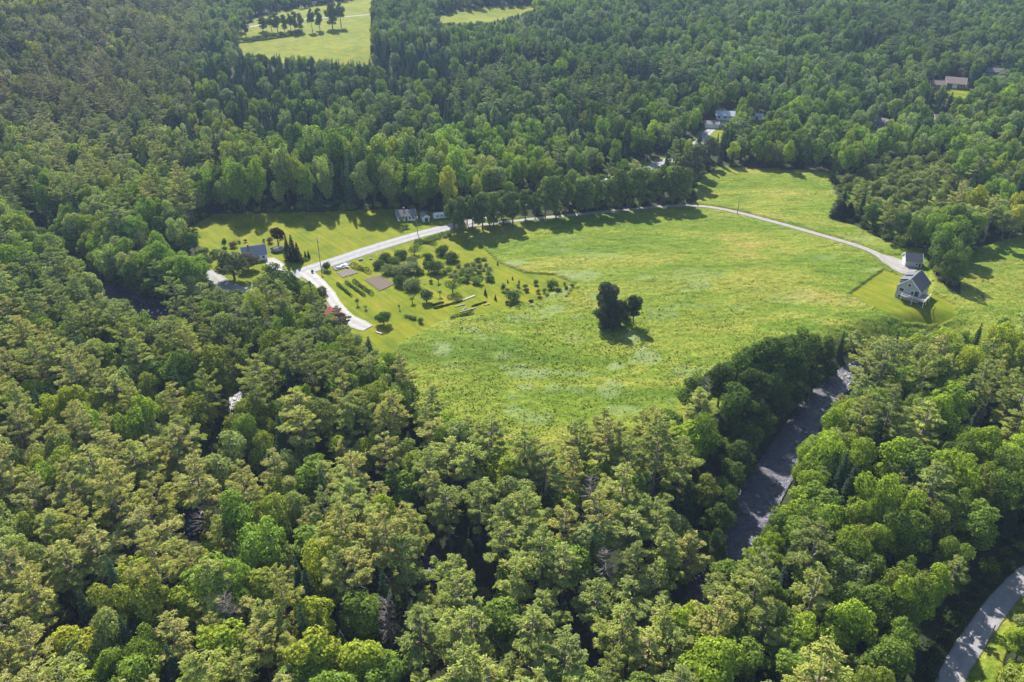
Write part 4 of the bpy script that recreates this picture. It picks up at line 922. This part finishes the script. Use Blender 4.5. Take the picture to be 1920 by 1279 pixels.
# ------------------------------------------------------------------ meadow tufts
def tufts():
    n = 300000
    x = rs.uniform(-230, 290, n); y = rs.uniform(170, 440, n); z = terrain(x, y); px, py, d = project(x, y, z)
    ok = inpoly(px, py, OPEN_A) & ~inpoly(px, py, LAWN_1) & ~inpoly(px, py, LAWN_2) & (px > -40) & (px < 1960)
    for P in PADS: ok &= ~inpoly(px, py, P)
    for pth, mrg in ((MAIN_ROAD, 1), (LANE, .8), (DRIVE, 1.2), (RIVER, 2)):
        dd, ww = path_dist(x, y, pth); ok &= dd > ww + mrg
    ok &= rs.rand(n) < (.35 + .65 * sstep(.35, .6, fbm(x / 9., y / 9., 3)))
    x, y, z, px, py = x[ok], y[ok], z[ok], px[ok], py[ok]; n = len(x)
    base = .25 + .75 * fbm(x / 2.4, y / 1.8, 3)
    near = sstep(460, 700, py)
    big = (rs.rand(n) < (.002 + .013 * near)); s = np.where(big, rs.uniform(.4, .7, n), rs.uniform(.2, .36, n) * (.75 + .4 * near))
    C = np.stack([x, y, z + base], 1); Vs, Ts = [], []
    hue = fbm(x / 28. + 5, y / 28., 4); h2 = rs.rand(n)
    col = np.where((hue > .55)[:, None], np.array([.205, .208, .030]), np.array([.130, .175, .013])) * rs.uniform(.8, 1.3, n)[:, None]
    col = np.where(big[:, None], np.array([.10, .145, .022]) * rs.uniform(.7, 1.3, n)[:, None], col)
    pale = np.zeros(n, bool)
    for (ex, ey, rx, ry, a) in PALE: pale |= (((px - ex) / rx) ** 2 + ((py - ey) / ry) ** 2 + (fbm(x / 4., y / 4., 4) - .5) * 3.4 < .9) & (rs.rand(n) < a * .7)
    col = np.where(pale[:, None], np.array([.20, .245, .10]) * rs.uniform(.8, 1.2, n)[:, None], col); s = np.where(pale, s * .9, s)
    for q in range(3):
        a = rs.uniform(0, 6.28, n); nn = np.stack([np.cos(a) * .6, np.sin(a) * .6, np.full(n, 1.2)], 1)
        Vs.append(quads(C + np.stack([rs.normal(0, .25, n) * s, rs.normal(0, .25, n) * s, .12 * s], 1), nn, s, rs, 1.0, .25)); Ts.append(np.concatenate([col, np.ones((n, 1))], 1))
    V = np.concatenate(Vs); T = np.concatenate(Ts)
    m, t, out = newmat("meadow_plants"); at_ = N(t, "ShaderNodeAttribute", attribute_name='tone'); d_ = N(t, "ShaderNodeBsdfDiffuse"); t.links.new(at_.outputs["Color"], d_.inputs[0])
    tr = N(t, "ShaderNodeBsdfTranslucent"); t.links.new(at_.outputs["Color"], tr.inputs[0]); ms = N(t, "ShaderNodeMixShader"); ms.inputs[0].default_value = .4
    t.links.new(d_.outputs[0], ms.inputs[1]); t.links.new(tr.outputs[0], ms.inputs[2]); t.links.new(ms.outputs[0], out.inputs[0])
    o = obj("meadow_grass", mesh_np("meadow_grass", V, np.arange(len(V)).reshape(-1, 4), [m], attrs={"tone": ('FACE', T)}))
    tag(o, "tall yellow-green meadow grass and weeds between orchard and river", "meadow grass", kind="stuff")
tufts()

# ------------------------------------------------------------------ buildings
M_NAVY = simple("dark_shingles", (.058, .062, .085), .6, .2, 3, .3, .5)
M_BLUE = simple("blue_metal_roof", (.05, .085, .15), .45, .15, 2, .1, .6)
M_GREYR = simple("weathered_shingles", (.19, .175, .18), .85, .2, 3, .3)
M_BROWN = simple("brown_shingles", (.27, .20, .17), .85, .2, 3, .3)
M_WHITER = simple("pale_metal_roof", (.36, .40, .46), .4, .08, 2, .0, .6)
M_RED = simple("red_metal_roof", (.40, .08, .10), .4, .12, 2, .05, .7)
M_REDW = simple("red_boards", (.34, .04, .05), .8, .2, 3, .2)
M_SIDE = simple("grey_siding", (.42, .42, .46), .75, .08, 3, .1)
M_WHITE = simple("white_siding", (.76, .76, .76), .7, .06, 3, .1)
M_TAN = simple("brown_siding", (.25, .18, .13), .8, .15, 3, .1)
M_TRIM = simple("white_trim", (.8, .8, .78), .6, .04, 3)
M_GLASS = simple("window_glass", (.025, .03, .04), .12, .1, 1, 0, .8)
M_DECK = simple("deck_boards", (.33, .25, .21), .8, .2, 5, .2)
M_WOOD = simple("weathered_post", (.27, .24, .21), .85, .2, 3, .3)
M_BRICK = simple("chimney_brick", (.30, .17, .13), .9, .2, 4, .3)
def house(name, cat, label, bx, by, rz, W, L, hw, rise, wall, roof, over=.4, wins=(), doors=(), chimney=None, base=0.0, xyz=None):
    """gable house; ridge along local y, walls W wide (x) and L long (y). wins/doors: (side, offset, z, w, h), side of f/b (gables at -y/+y) or l/r"""
    x, y, z = xyz or at(bx, by); root = empty(name, (x, y, z), rz, label, cat)
    a, b = W / 2, L / 2; zt = base + hw; za = zt + rise; zb = -1.2
    MB().add([(-a, -b, zb), (a, -b, zb), (a, -b, zt), (0, -b, za), (-a, -b, zt), (-a, b, zb), (a, b, zb), (a, b, zt), (0, b, za), (-a, b, zt)],
             [(0, 1, 2, 3, 4), (9, 8, 7, 6, 5), (0, 4, 9, 5), (1, 6, 7, 2), (0, 5, 6, 1), (3, 8, 9, 4), (2, 7, 8, 3)]).build("wall", wall, root)
    sl = rise / a; e = a + over; ze = zt - over * sl + .03; zr = za + .03
    rf = MB(); rf.slab([(-e, -b - over, ze), (-e, b + over, ze), (0, b + over, zr), (0, -b - over, zr)], .16); rf.slab([(0, -b - over, zr), (0, b + over, zr), (e, b + over, ze), (e, -b - over, ze)], .16)
    roofo = rf.build("roof", roof, root)
    tr = MB()
    for s in (-1, 1):
        yy = s * (b + over + .03)
        for q in (-1, 1):
            tr.slab([(q * e, yy - .04, ze - .12), (q * e, yy + .04, ze - .12), (0, yy + .04, zr - .12), (0, yy - .04, zr - .12)], .3)
    tr.build("trim", M_TRIM, root)
    if chimney:
        cx_, cy_ = chimney; MB().box(cx_ - .35, cy_ - .35, za - abs(cx_) * sl - .4, cx_ + .35, cy_ + .35, za + .9).build("chimney", M_BRICK, roofo)
    def opening(kind, s, o_, z0, w_, h_, mat):
        z0 += base
        def bx_(mb, w2, h2, d0, d1):
            zc = z0 + h_ / 2
            lo, hi = zc - h2 / 2, zc + h2 / 2
            if s == 'f': mb.box(o_ - w2 / 2, -b - d1, lo, o_ + w2 / 2, -b - d0, hi)
            if s == 'b': mb.box(o_ - w2 / 2, b + d0, lo, o_ + w2 / 2, b + d1, hi)
            if s == 'l': mb.box(-a - d1, o_ - w2 / 2, lo, -a - d0, o_ + w2 / 2, hi)
            if s == 'r': mb.box(a + d0, o_ - w2 / 2, lo, a + d1, o_ + w2 / 2, hi)
            return mb
        fo = bx_(MB(), w_ + .24, h_ + .24, .004, .05).build(kind, M_TRIM, root); bx_(MB(), w_, h_, .052, .07).build("pane" if kind == "window" else "door_leaf", mat, fo)
    for s, o_, z0, w_, h_ in wins: opening("window", s, o_, z0, w_, h_, M_GLASS)
    for s, o_, z0, w_, h_ in doors: opening("door", s, o_, z0, w_, h_, M_TRIM if w_ > 2 else M_NAVY)
    return root, roofo
# grey farmhouse: ridge runs away up to the right; walk-out basement and deck
hx, hy = plane_at(1708.5, 526, 8.8)
rz = math.atan2(-.68, .73); dx, dy = .68, .73
Lh = 10.5
farm_xyz = (hx + dx * Lh / 2, hy + dy * Lh / 2, float(terrain(hx, hy)))
root, roofo = house("farmhouse", "house", "grey two-storey house with dark roof and raised deck on the mown lawn", 0, 0, rz, 8.6, Lh, 4.9, 4.0, M_SIDE, M_NAVY, .35,
      wins=(('f', -2.4, 3.0, 1.6, 1.3), ('f', 1.6, 3.0, 1.0, 1.2), ('f', 0, 5.7, .9, 1.1), ('f', -2.6, .4, 1.2, 1.0), ('r', -2.5, 3.1, 1, 1.3), ('r', 1.5, 3.1, 1, 1.3), ('r', 3.8, 3.1, .8, 1.2), ('l', -3, 3.1, 1, 1.3), ('l', 3, 3.1, 1, 1.3)),
      doors=(('f', 3.1, 2.6, 1.5, 2.1),), xyz=farm_xyz)
for yy in (-2.6, 2.6):          # dormers on the left slope
    d = MB().box(-4.1, yy - 1.5, 5.5, -1.6, yy + 1.5, 7.1).build("dormer", M_SIDE, root)
    MB().slab([(-4.5, yy - 1.8, 7.05), (-4.5, yy + 1.8, 7.05), (-.6, yy + 1.8, 8.3), (-.6, yy - 1.8, 8.3)], .14).build("dormer_roof", M_NAVY, d)
    MB().box(-4.16, yy - 1.0, 5.9, -4.11, yy + 1.0, 6.9).build("dormer_window", M_GLASS, d)
dk = MB(); dk.box(-1.6, -Lh / 2 - 3.0, 2.35, 7.2, -Lh / 2 - .02, 2.55).box(4.33, -Lh / 2 - .02, 2.35, 7.2, -1.0, 2.55); deck = dk.build("deck", M_DECK, root)
for (px_, py_) in ((-1.4, -8.0), (2.8, -8.0), (7.0, -8.0), (7.0, -4.6), (7.0, -1.3)): MB().box(px_ - .1, py_ - .1, -1, px_ + .1, py_ + .1, 3.5).build("post", M_TRIM, deck)
MB().box(-1.6, -8.25, 3.4, 7.2, -8.15, 3.52).box(7.1, -8.15, 3.4, 7.2, -1.0, 3.52).box(-1.6, -8.24, 2.9, 7.2, -8.16, 2.97).build("railing", M_TRIM, deck)
ex, ey = plane_at(1707, 503, 0)
house("garage", "garage", "small white garage with dark roof at the end of the lane", 0, 0, math.radians(90 - 12), 6.4, 6.4, 2.7, 2.3, M_SIDE, M_NAVY, .3,
      wins=(('l', -1.2, 1.1, .8, .8),), doors=(('l', -2.4, .1, .9, 2.0), ('b', 0, .1, 3.2, 2.2)), xyz=(plane_at(1708, 497, 0)[0], plane_at(1708, 497, 0)[1] + 0, float(terrain(*plane_at(1708, 497, 0)))))
house("blue_roofed_house", "house", "white house with a dark blue roof beside the pale driveway", 478, 484, math.radians(-68), 7.2, 9.6, 2.8, 2.7, M_WHITE, M_BLUE, .4,
      wins=(('b', -1.6, 1, 1.2, 1.1), ('b', 1.6, 1, 1.2, 1.1), ('r', -2.5, 1, 1.2, 1.1), ('r', 1, 1, 1.2, 1.1), ('r', 3.4, 1, 1, 1.1)), doors=(('r', -.8, .1, .9, 2.0),), chimney=(-.6, -2))
house("shaded_house", "house", "white-sided house with grey-brown roof in the shade behind the road", 762, 410, math.radians(90 + 8), 6.2, 8.6, 2.6, 2.0, M_WHITE, M_GREYR, .4,
      wins=(('l', -3.2, 1, .9, 1.1), ('l', -1.6, 1, .9, 1.1), ('l', 1.4, 1, .9, 1.1), ('l', 3.0, 1, .9, 1.1), ('b', 0, 1, 1, 1.1), ('f', 0, 1, 1, 1.1)), doors=(('l', 0, .1, .9, 2),), chimney=(.5, 1))
house("white_shed", "shed", "small white shed with grey roof in the shade beside the road", 797, 413, math.radians(22), 3.0, 4.8, 2.4, .9, M_WHITE, M_GREYR, .2, doors=(('f', 0, .1, 1.6, 1.9),), wins=(('l', 0, 1, .7, .7),))
house("red_shed", "shed", "red shed with sunlit pinkish-red roof beside the white driveway", 630, 600, math.radians(48), 4.6, 6.0, 2.6, 1.7, M_REDW, M_RED, .4, doors=(('f', 0, .1, 1.4, 2.0),), wins=(('r', 0, 1.2, .8, .8),))
house("red_barn", "barn", "red barn mostly hidden among trees left of the red shed", 586, 610, math.radians(40), 5.0, 7.0, 3.0, 2.0, M_REDW, M_RED, .4, doors=(('f', 0, .1, 2.2, 2.2),), wins=(('l', 0, 1.2, .8, .8),))
house("far_white_house", "house", "far house with pale blue-white roof in front of the dark wood", 1359, 222, math.radians(78), 8, 11.5, 2.8, 2.2, M_WHITE, M_WHITER, .5, wins=(('l', -4, 1, 1.3, 1.2), ('l', 0, 1, 1.3, 1.2), ('l', 4, 1, 1.3, 1.2)), chimney=(0, 2))
house("far_garage", "garage", "low grey-roofed garage left of the far white house", 1333, 238, math.radians(85), 7, 9, 2.6, 1.4, M_WHITE, M_GREYR, .4, doors=(('l', 0, .1, 3, 2.2),))
house("far_shed", "shed", "small pale shed right of the far white house", 1418, 223, math.radians(80), 5, 7, 2.4, 1.2, M_WHITE, M_WHITER, .3, doors=(('l', 0, .1, 1.5, 2.),))
house("brown_barn", "barn", "large brown-roofed building on a small lawn in the upper right wood", 1789, 163, math.radians(65), 10, 13, 3.4, 3.4, M_TAN, M_BROWN, .5, wins=(('l', -4, 1.4, 1.4, 1.2), ('l', 4, 1.4, 1.4, 1.2)), doors=(('l', 0, .1, 3, 2.6),))
house("brown_house", "house", "smaller brown-roofed house left of the large brown-roofed building", 1756, 165, math.radians(75), 7, 10, 3, 2.2, M_TAN, M_BROWN, .4, wins=(('l', -3, 1, 1.2, 1.1), ('l', 3, 1, 1.2, 1.1)), doors=(('l', 0, .1, 1, 2.),))
house("grey_roofed_house", "house", "grey-roofed house nearest the upper right corner", 1863, 141, math.radians(80), 8, 15, 3, 2.4, M_TAN, M_GREYR, .4, wins=(('l', -4, 1, 1.2, 1.1), ('l', 3, 1, 1.2, 1.1)))
house("pale_house", "house", "pale house with light roof half hidden in the right wood", 1651, 238, math.radians(35), 6.5, 8, 3.2, 2.6, M_SIDE, M_GREYR, .4, wins=(('f', 0, 1.2, 1.2, 1.2), ('l', 0, 1.2, 1.2, 1.2)))
house("purple_roofed_house", "house", "house with purplish-grey roof in the right wood", 1768, 231, math.radians(80), 8, 12, 3, 2.4, M_TAN, M_GREYR, .5, wins=(('l', 0, 1, 1.2, 1.1), ('l', 3, 1, 1.2, 1.1)))
# white camper trailer in the shade
x, y, z = at(825, 410); cp = empty("camper_trailer", (x, y, z), math.radians(12), "long white trailer parked in the shade beside the roadside trees", "trailer")
MB().add([(-3.2, -1.1, .6), (3.2, -1.1, .6), (3.2, 1.1, .6), (-3.2, 1.1, .6), (-3.2, -1.1, 2.3), (-2.6, -1.1, 2.8), (2.8, -1.1, 2.8), (3.2, -1.1, 2.4), (-3.2, 1.1, 2.3), (-2.6, 1.1, 2.8), (2.8, 1.1, 2.8), (3.2, 1.1, 2.4)],
         [(0, 3, 2, 1), (0, 1, 7, 6, 5, 4), (3, 8, 9, 10, 11, 2), (0, 4, 8, 3), (1, 2, 11, 7), (4, 5, 9, 8), (5, 6, 10, 9), (6, 7, 11, 10)]).build("body", M_WHITE, cp)
for q in (-1.6, .2): MB().box(q, -1.13, 1.5, q + 1.0, -1.104, 2.1).build("window", M_GLASS, cp)
MB().box(1.8, -1.13, .8, 2.5, -1.104, 2.4).build("door", M_SIDE, cp)
for sy in (-1.12, .92): MB().tube([(.3, sy, .35), (.3, sy + .2, .35)], [.35, .35], 12).build("wheel", M_NAVY, cp)
MB().tube([(-3.2, 0, .55), (-4.2, 0, .5)], [.06, .06], 6).build("hitch", M_NAVY, cp)

# ------------------------------------------------------------------ poles
def pole(bx, by, h, label, cross=True, xform=False, lean=0):
    x, y, z = at(bx, by); p = empty("utility_pole", (x, y, z), math.radians(35), label, "utility pole", "utility poles"); p.rotation_euler[1] = lean
    MB().tube([(0, 0, -.6), (0, 0, h)], [.17, .12], 8).build("post", M_WOOD, p)
    if cross:
        MB().box(-1.2, -.06, h - .7, 1.2, .06, h - .56).build("crossarm", M_WOOD, p)
        for q in (-1.05, 0, 1.05): MB().tube([(q, 0, h - .56), (q, 0, h - .36)], [.05, .07], 6).build("insulator", M_WHITE, p)
    if xform: MB().tube([(.35, 0, h - 2.2), (.35, 0, h - 1.3)], [.25, .25], 10).build("transformer", M_SIDE, p)
pole(601, 497, 12.5, "wooden utility pole with crossarm at the road junction", True, True)
pole(783, 439, 9.5, "pale utility pole beside the shaded house", False, True)
pole(1175, 400, 7.5, "slim utility pole in front of the tall row of trees", False)
pole(1382, 404, 8.0, "utility pole with crossarm beside the sunlit lane", True)
pole(1848, 1214, 7.0, "bare wooden pole on the grass beside the gravel road bend", False)
pole(1815, 1345, 8.0, "bare wooden pole at the bottom right corner beside the gravel road", False)

# ------------------------------------------------------------------ garden
M_SOIL = None
def soil(name, rz, scale, col):
    m, t, out = newmat(name); b = N(t, "ShaderNodeBsdfPrincipled"); b.inputs["Roughness"].default_value = .95
    tc = N(t, "ShaderNodeTexCoord").outputs["Object"]; mp = N(t, "ShaderNodeMapping"); mp.inputs["Rotation"].default_value[2] = rz; t.links.new(tc, mp.inputs["Vector"])
    wv = N(t, "ShaderNodeTexWave"); wv.inputs["Scale"].default_value = scale; wv.inputs["Distortion"].default_value = .8; wv.inputs["Detail"].default_value = 3; t.links.new(mp.outputs[0], wv.inputs["Vector"])
    cc = mix(t, .75, col, ramp(t, wv.outputs[0], [(.2, (.75, .75, .75)), (.8, (1.2, 1.18, 1.15))]), 'MULTIPLY'); cc = mix(t, .5, cc, ramp(t, noise(t, 1.5, 4, .7, tc), [(.3, (.7, .7, .7)), (.7, (1.3, 1.2, 1.2))]), 'MULTIPLY')
    t.links.new(cc, b.inputs["Base Color"]); t.links.new(b.outputs[0], out.inputs[0]); return m
x0, y0 = W2(684, 524); x1, y1 = W2(712, 546); rzb = math.atan2(y1 - y0, x1 - x0)
tag(sheet("garden_bed", [(683, 525), (697, 521), (712, 517), (726, 525), (739, 533), (726, 540), (712, 546), (697, 535)], soil("tilled_soil", -rzb + math.pi / 2, .24, (.085, .060, .042)), .22, None), "large tilled brown garden bed with straight rows below the orchard clump", "garden bed", "garden beds")
tag(sheet("garden_bed", [(631, 512), (645, 507), (658, 505), (665, 508), (671, 512), (656, 517), (642, 521), (636, 516)], soil("pale_soil", .3, .2, (.11, .09, .08)), .22, None), "smaller greyish bare garden bed below the black fabric strip", "garden bed", "garden beds")
M_FAB = simple("black_fabric", (.03, .025, .035), .7, .2, 2, .4)
tag(sheet("fabric_strip", [(623, 503), (632, 499), (645, 494), (656, 492), (658, 496), (649, 502), (640, 505), (629, 508)], M_FAB, .3, None), "black fabric strip with pale sacks beside the road", "ground cover")
M_SACK = simple("pale_sack", (.62, .60, .66), .8, .1, 2, .2)
for i, (x, y, s) in enumerate(((636, 503, 1.2), (641, 500, .9), (648, 498, 1.3), (651, 502, .8))):
    xx, yy, z = at(x, y); m = rock_mesh(10 + i); m.materials.clear(); m.materials.append(M_SACK); o = obj("garden_sack", m, None, (xx, yy, z + .5), (0, 0, i), (s, s * .6, s * .6)); m.name = "garden_sack"
    tag(o, f"{nth[i]} pale lumpy sack from the left on the black fabric strip", "sack", "sacks on the fabric strip")
for i, (x, y, r_, lb) in enumerate(((520, 471, 3.0, "big pale grey stone mound on the lawn under the purple-leaved tree"), (677, 488, 1.1, "pale flat boulder on the lawn right of the fabric strip"), (695, 486, .8, "smaller pale boulder on the lawn near the road"),
                                   (796, 533, .5, "small white stone in the orchard grass"))):
    xx, yy, z = at(x, y); tag(obj("boulder", ROCKS[i % 4], None, (xx, yy, z + .25 * r_), (0, 0, i), (r_, r_ * .8, r_ * .75)), lb, "boulder")
def hedge(p0, p1, w_, h, col, label, group, n=None):
    a = W2(*p0); b = W2(*p1); L = math.hypot(b[0] - a[0], b[1] - a[1]); r = np.random.RandomState(int(L * 100)); nq = int(L * 110)
    t = r.rand(nq); an = r.uniform(-.3, 3.44, nq); lump = .7 + .6 * vnoise(t * L * 1.1 + 40, np.full(nq, 3.))
    P = np.stack([t * L, np.cos(an) * w_ / 2 * lump, np.maximum(.05, np.sin(an)) * h * lump], 1) + r.normal(0, .05, (nq, 3))
    Nn = np.stack([np.zeros(nq), np.cos(an), np.sin(an) + .2], 1); V = quads(P, Nn, .22, r, 1, .4)
    me = mesh_np("hedge", V, np.arange(len(V)).reshape(-1, 4), [M_LEAF], attrs={"tone": ('FACE', tones(nq, r))})
    o = obj("hedge_row", me, None, (a[0], a[1], float(terrain(*a))), (0, 0, math.atan2(b[1] - a[1], b[0] - a[0]))); o.color = tuple(col) + (1,)
    o.rotation_euler[1] = -math.atan2(float(terrain(*b) - terrain(*a)), L); tag(o, label, "hedge row", group)
GH = "planted rows in the orchard"
hedge((632, 533), (659, 556), 1.0, 1.0, (.07, .12, .03), "left dark berry row of three between driveway and brown bed", GH)
hedge((648, 530), (684, 556), 1.1, 1.0, (.07, .12, .03), "middle dark berry row of three between driveway and brown bed", GH)
hedge((663, 528), (698, 553), 1.4, 1.3, (.065, .11, .03), "right and thickest dark berry row of three beside the brown bed", GH)
hedge((660, 499), (694, 512), 2.0, 1.7, (.05, .07, .03), "mixed flower hedge running down from the black fabric strip", GH)
hedge((844, 600), (887, 586), 1.5, 1.2, (.06, .085, .03), "short thick planted row lowest in the orchard", GH)
hedge((814, 579), (866, 565), .9, .6, (.05, .08, .02), "thin dark planted row leading to the white cover", GH)
hedge((811, 573), (832, 567), .8, .5, (.05, .08, .02), "shortest thin planted row below the apple shadow", GH)
hedge((885, 575), (912, 566), .8, .4, (.06, .09, .02), "faint planted row right of the white cover", GH)
hedge((778, 453), (818, 459), 2.6, 1.1, (.07, .09, .045), "curved leafy flower border on the road bank", GH)
M_COVER = simple("white_row_cover", (.33, .33, .22), .8, .1, 1.5, .3)
def strip(p0, p1, w_, label, k=0):
    a = W2(*p0); b = W2(*p1); L = math.hypot(b[0] - a[0], b[1] - a[1]); mb = MB(); n = int(L / .6)
    for i in range(n):                                # a low cloth tunnel, sagging between its hoops
        for j, (yy, zz) in enumerate(((-1, 0), (-.6, .75), (0, 1), (.6, .75), (1, 0))): pass
    V = []; F = []
    for i in range(n + 1):
        s = .8 + .2 * math.cos(i * math.pi)
        for yy, zz in ((-1, 0), (-.7, .75), (0, 1), (.7, .75), (1, 0)): V.append((i * L / n, yy * w_ / 2, zz * .35 * s + .03))
    for i in range(n):
        for j in range(4): F.append((i * 5 + j, (i + 1) * 5 + j, (i + 1) * 5 + j + 1, i * 5 + j + 1))
    o = obj("row_cover", mesh_np("row_cover", V, F, [M_COVER]), None, (a[0], a[1], float(terrain(*a)) + .03), (0, 0, math.atan2(b[1] - a[1], b[0] - a[0]))); tag(o, label, "row cover", "white row covers")
strip((866, 564), (890, 555), 1.2, "brightest white row cover at the end of the thin dark row")
strip((853, 576), (872, 571), .6, "thin white row cover just below the brightest one")
strip((862, 586), (892, 578), .6, "long thin white row cover above the thick planted row")
strip((908, 573), (918, 570), .6, "short white row cover farthest right")
strip((866, 583), (874, 577), .5, "shortest pale strip between two row covers")
strip((705, 623), (717, 627), .9, "white strip lying on the grass by the driveway end")
# river stones; the creek ones are lightened to stand in for white-water glints
SN = {}
for i, (x, y, s) in enumerate(((1450, 905, .8), (1422, 930, 1.1), (1360, 1005, 1.0), (1352, 1018, .7), (1398, 960, 1.0), (1470, 858, .8), (1585, 702, 1.3), (1578, 710, 1.0), (1592, 706, 1.1), (1512, 810, .7), (1495, 828, 1.2), (1434, 950, .7), (1540, 748, .7), (1550, 760, .6),
                               (838, 1085, 1.2), (842, 1100, 1.0), (834, 1096, .9), (360, 985, 1.3), (356, 975, 1.0), (364, 1000, 1.2), (766, 1002, 1.0), (440, 748, 1.0), (438, 760, .9), (296, 582, 1.3), (310, 580, 1.0), (285, 585, .8), (236, 566, .9), (844, 1078, .9), (832, 1104, 1.1), (846, 1106, .8), (836, 1074, .8), (762, 996, .9), (770, 1008, .8), (352, 990, .9), (368, 978, 1.0), (362, 1010, .9), (436, 755, 1.0), (443, 765, .9), (302, 586, .9), (278, 580, 1.0), (318, 584, .9), (355, 1000, .8), (442, 740, .9))):
    X, Y_ = plane_at(x, y, RIVER_Z); reach = "dark river" if x > 1300 else ("creek glint" if x > 700 else ("left river pool" if x < 330 else "rocky creek bend")); SN[reach] = SN.get(reach, -1) + 1
    tag(obj("river_stone", (ROCKS if x > 1300 else GLINT_ROCKS)[i % 4], None, (X, Y_, RIVER_Z - .25), (0, 0, i * 1.7), (s * (.8 if x > 1300 else .5), s * (.65 if x > 1300 else .4), s * (.5 if x > 1300 else .3))), f"{nth[SN[reach]]} pale stone listed down the {reach}", "stone", f"stones in the {reach}")

# ------------------------------------------------------------------ haze
def haze():
    m, t, out = newmat("haze"); v = N(t, "ShaderNodeVolumePrincipled"); v.inputs["Density"].default_value = HAZE; v.inputs["Color"].default_value = (.50, .68, 1.0, 1); v.inputs["Anisotropy"].default_value = .1
    t.links.new(v.outputs[0], out.inputs["Volume"])
    o = MB().box(-2950, -60, -9, 2950, 3100, 300).build("haze", m); tag(o, kind="stuff")
if HAZE: haze()

# ------------------------------------------------------------------ labels: look-alikes told apart by their order in their place
def tell_apart():
    by = {}
    for o in SC.objects:
        if o.parent is None and o.get("label") and o.get("category"): by.setdefault(o["label"], []).append(o)
    nw = nth + [f"{n}th" for n in range(27, 400)]
    wc = lambda t: len(t.replace(",", " ").replace("-", "").split())
    for lb, L in by.items():
        if len(L) < 2: continue
        L.sort(key=lambda o: float(project(*o.location)[0]))
        for q, o in enumerate(L):
            tail = ("left one", "right one")[q] if len(L) == 2 else (("leftmost", "middle one", "rightmost")[q] if len(L) == 3 else f"{nw[q]} from left")
            b = lb
            for cut in ((" tree ", " "), ("broad ", ""), ("slim ", ""), ("white pine", "pine"), ("lone ", "")):
                if wc(b + " " + tail) <= 16: break
                if cut[0] == "broad ": b = re_broad(b)
                else: b = b.replace(cut[0], cut[1], 1)
            o["label"] = b + ", " + tail
def re_broad(b): return b.replace(" broad ", " ", 1)
tell_apart()
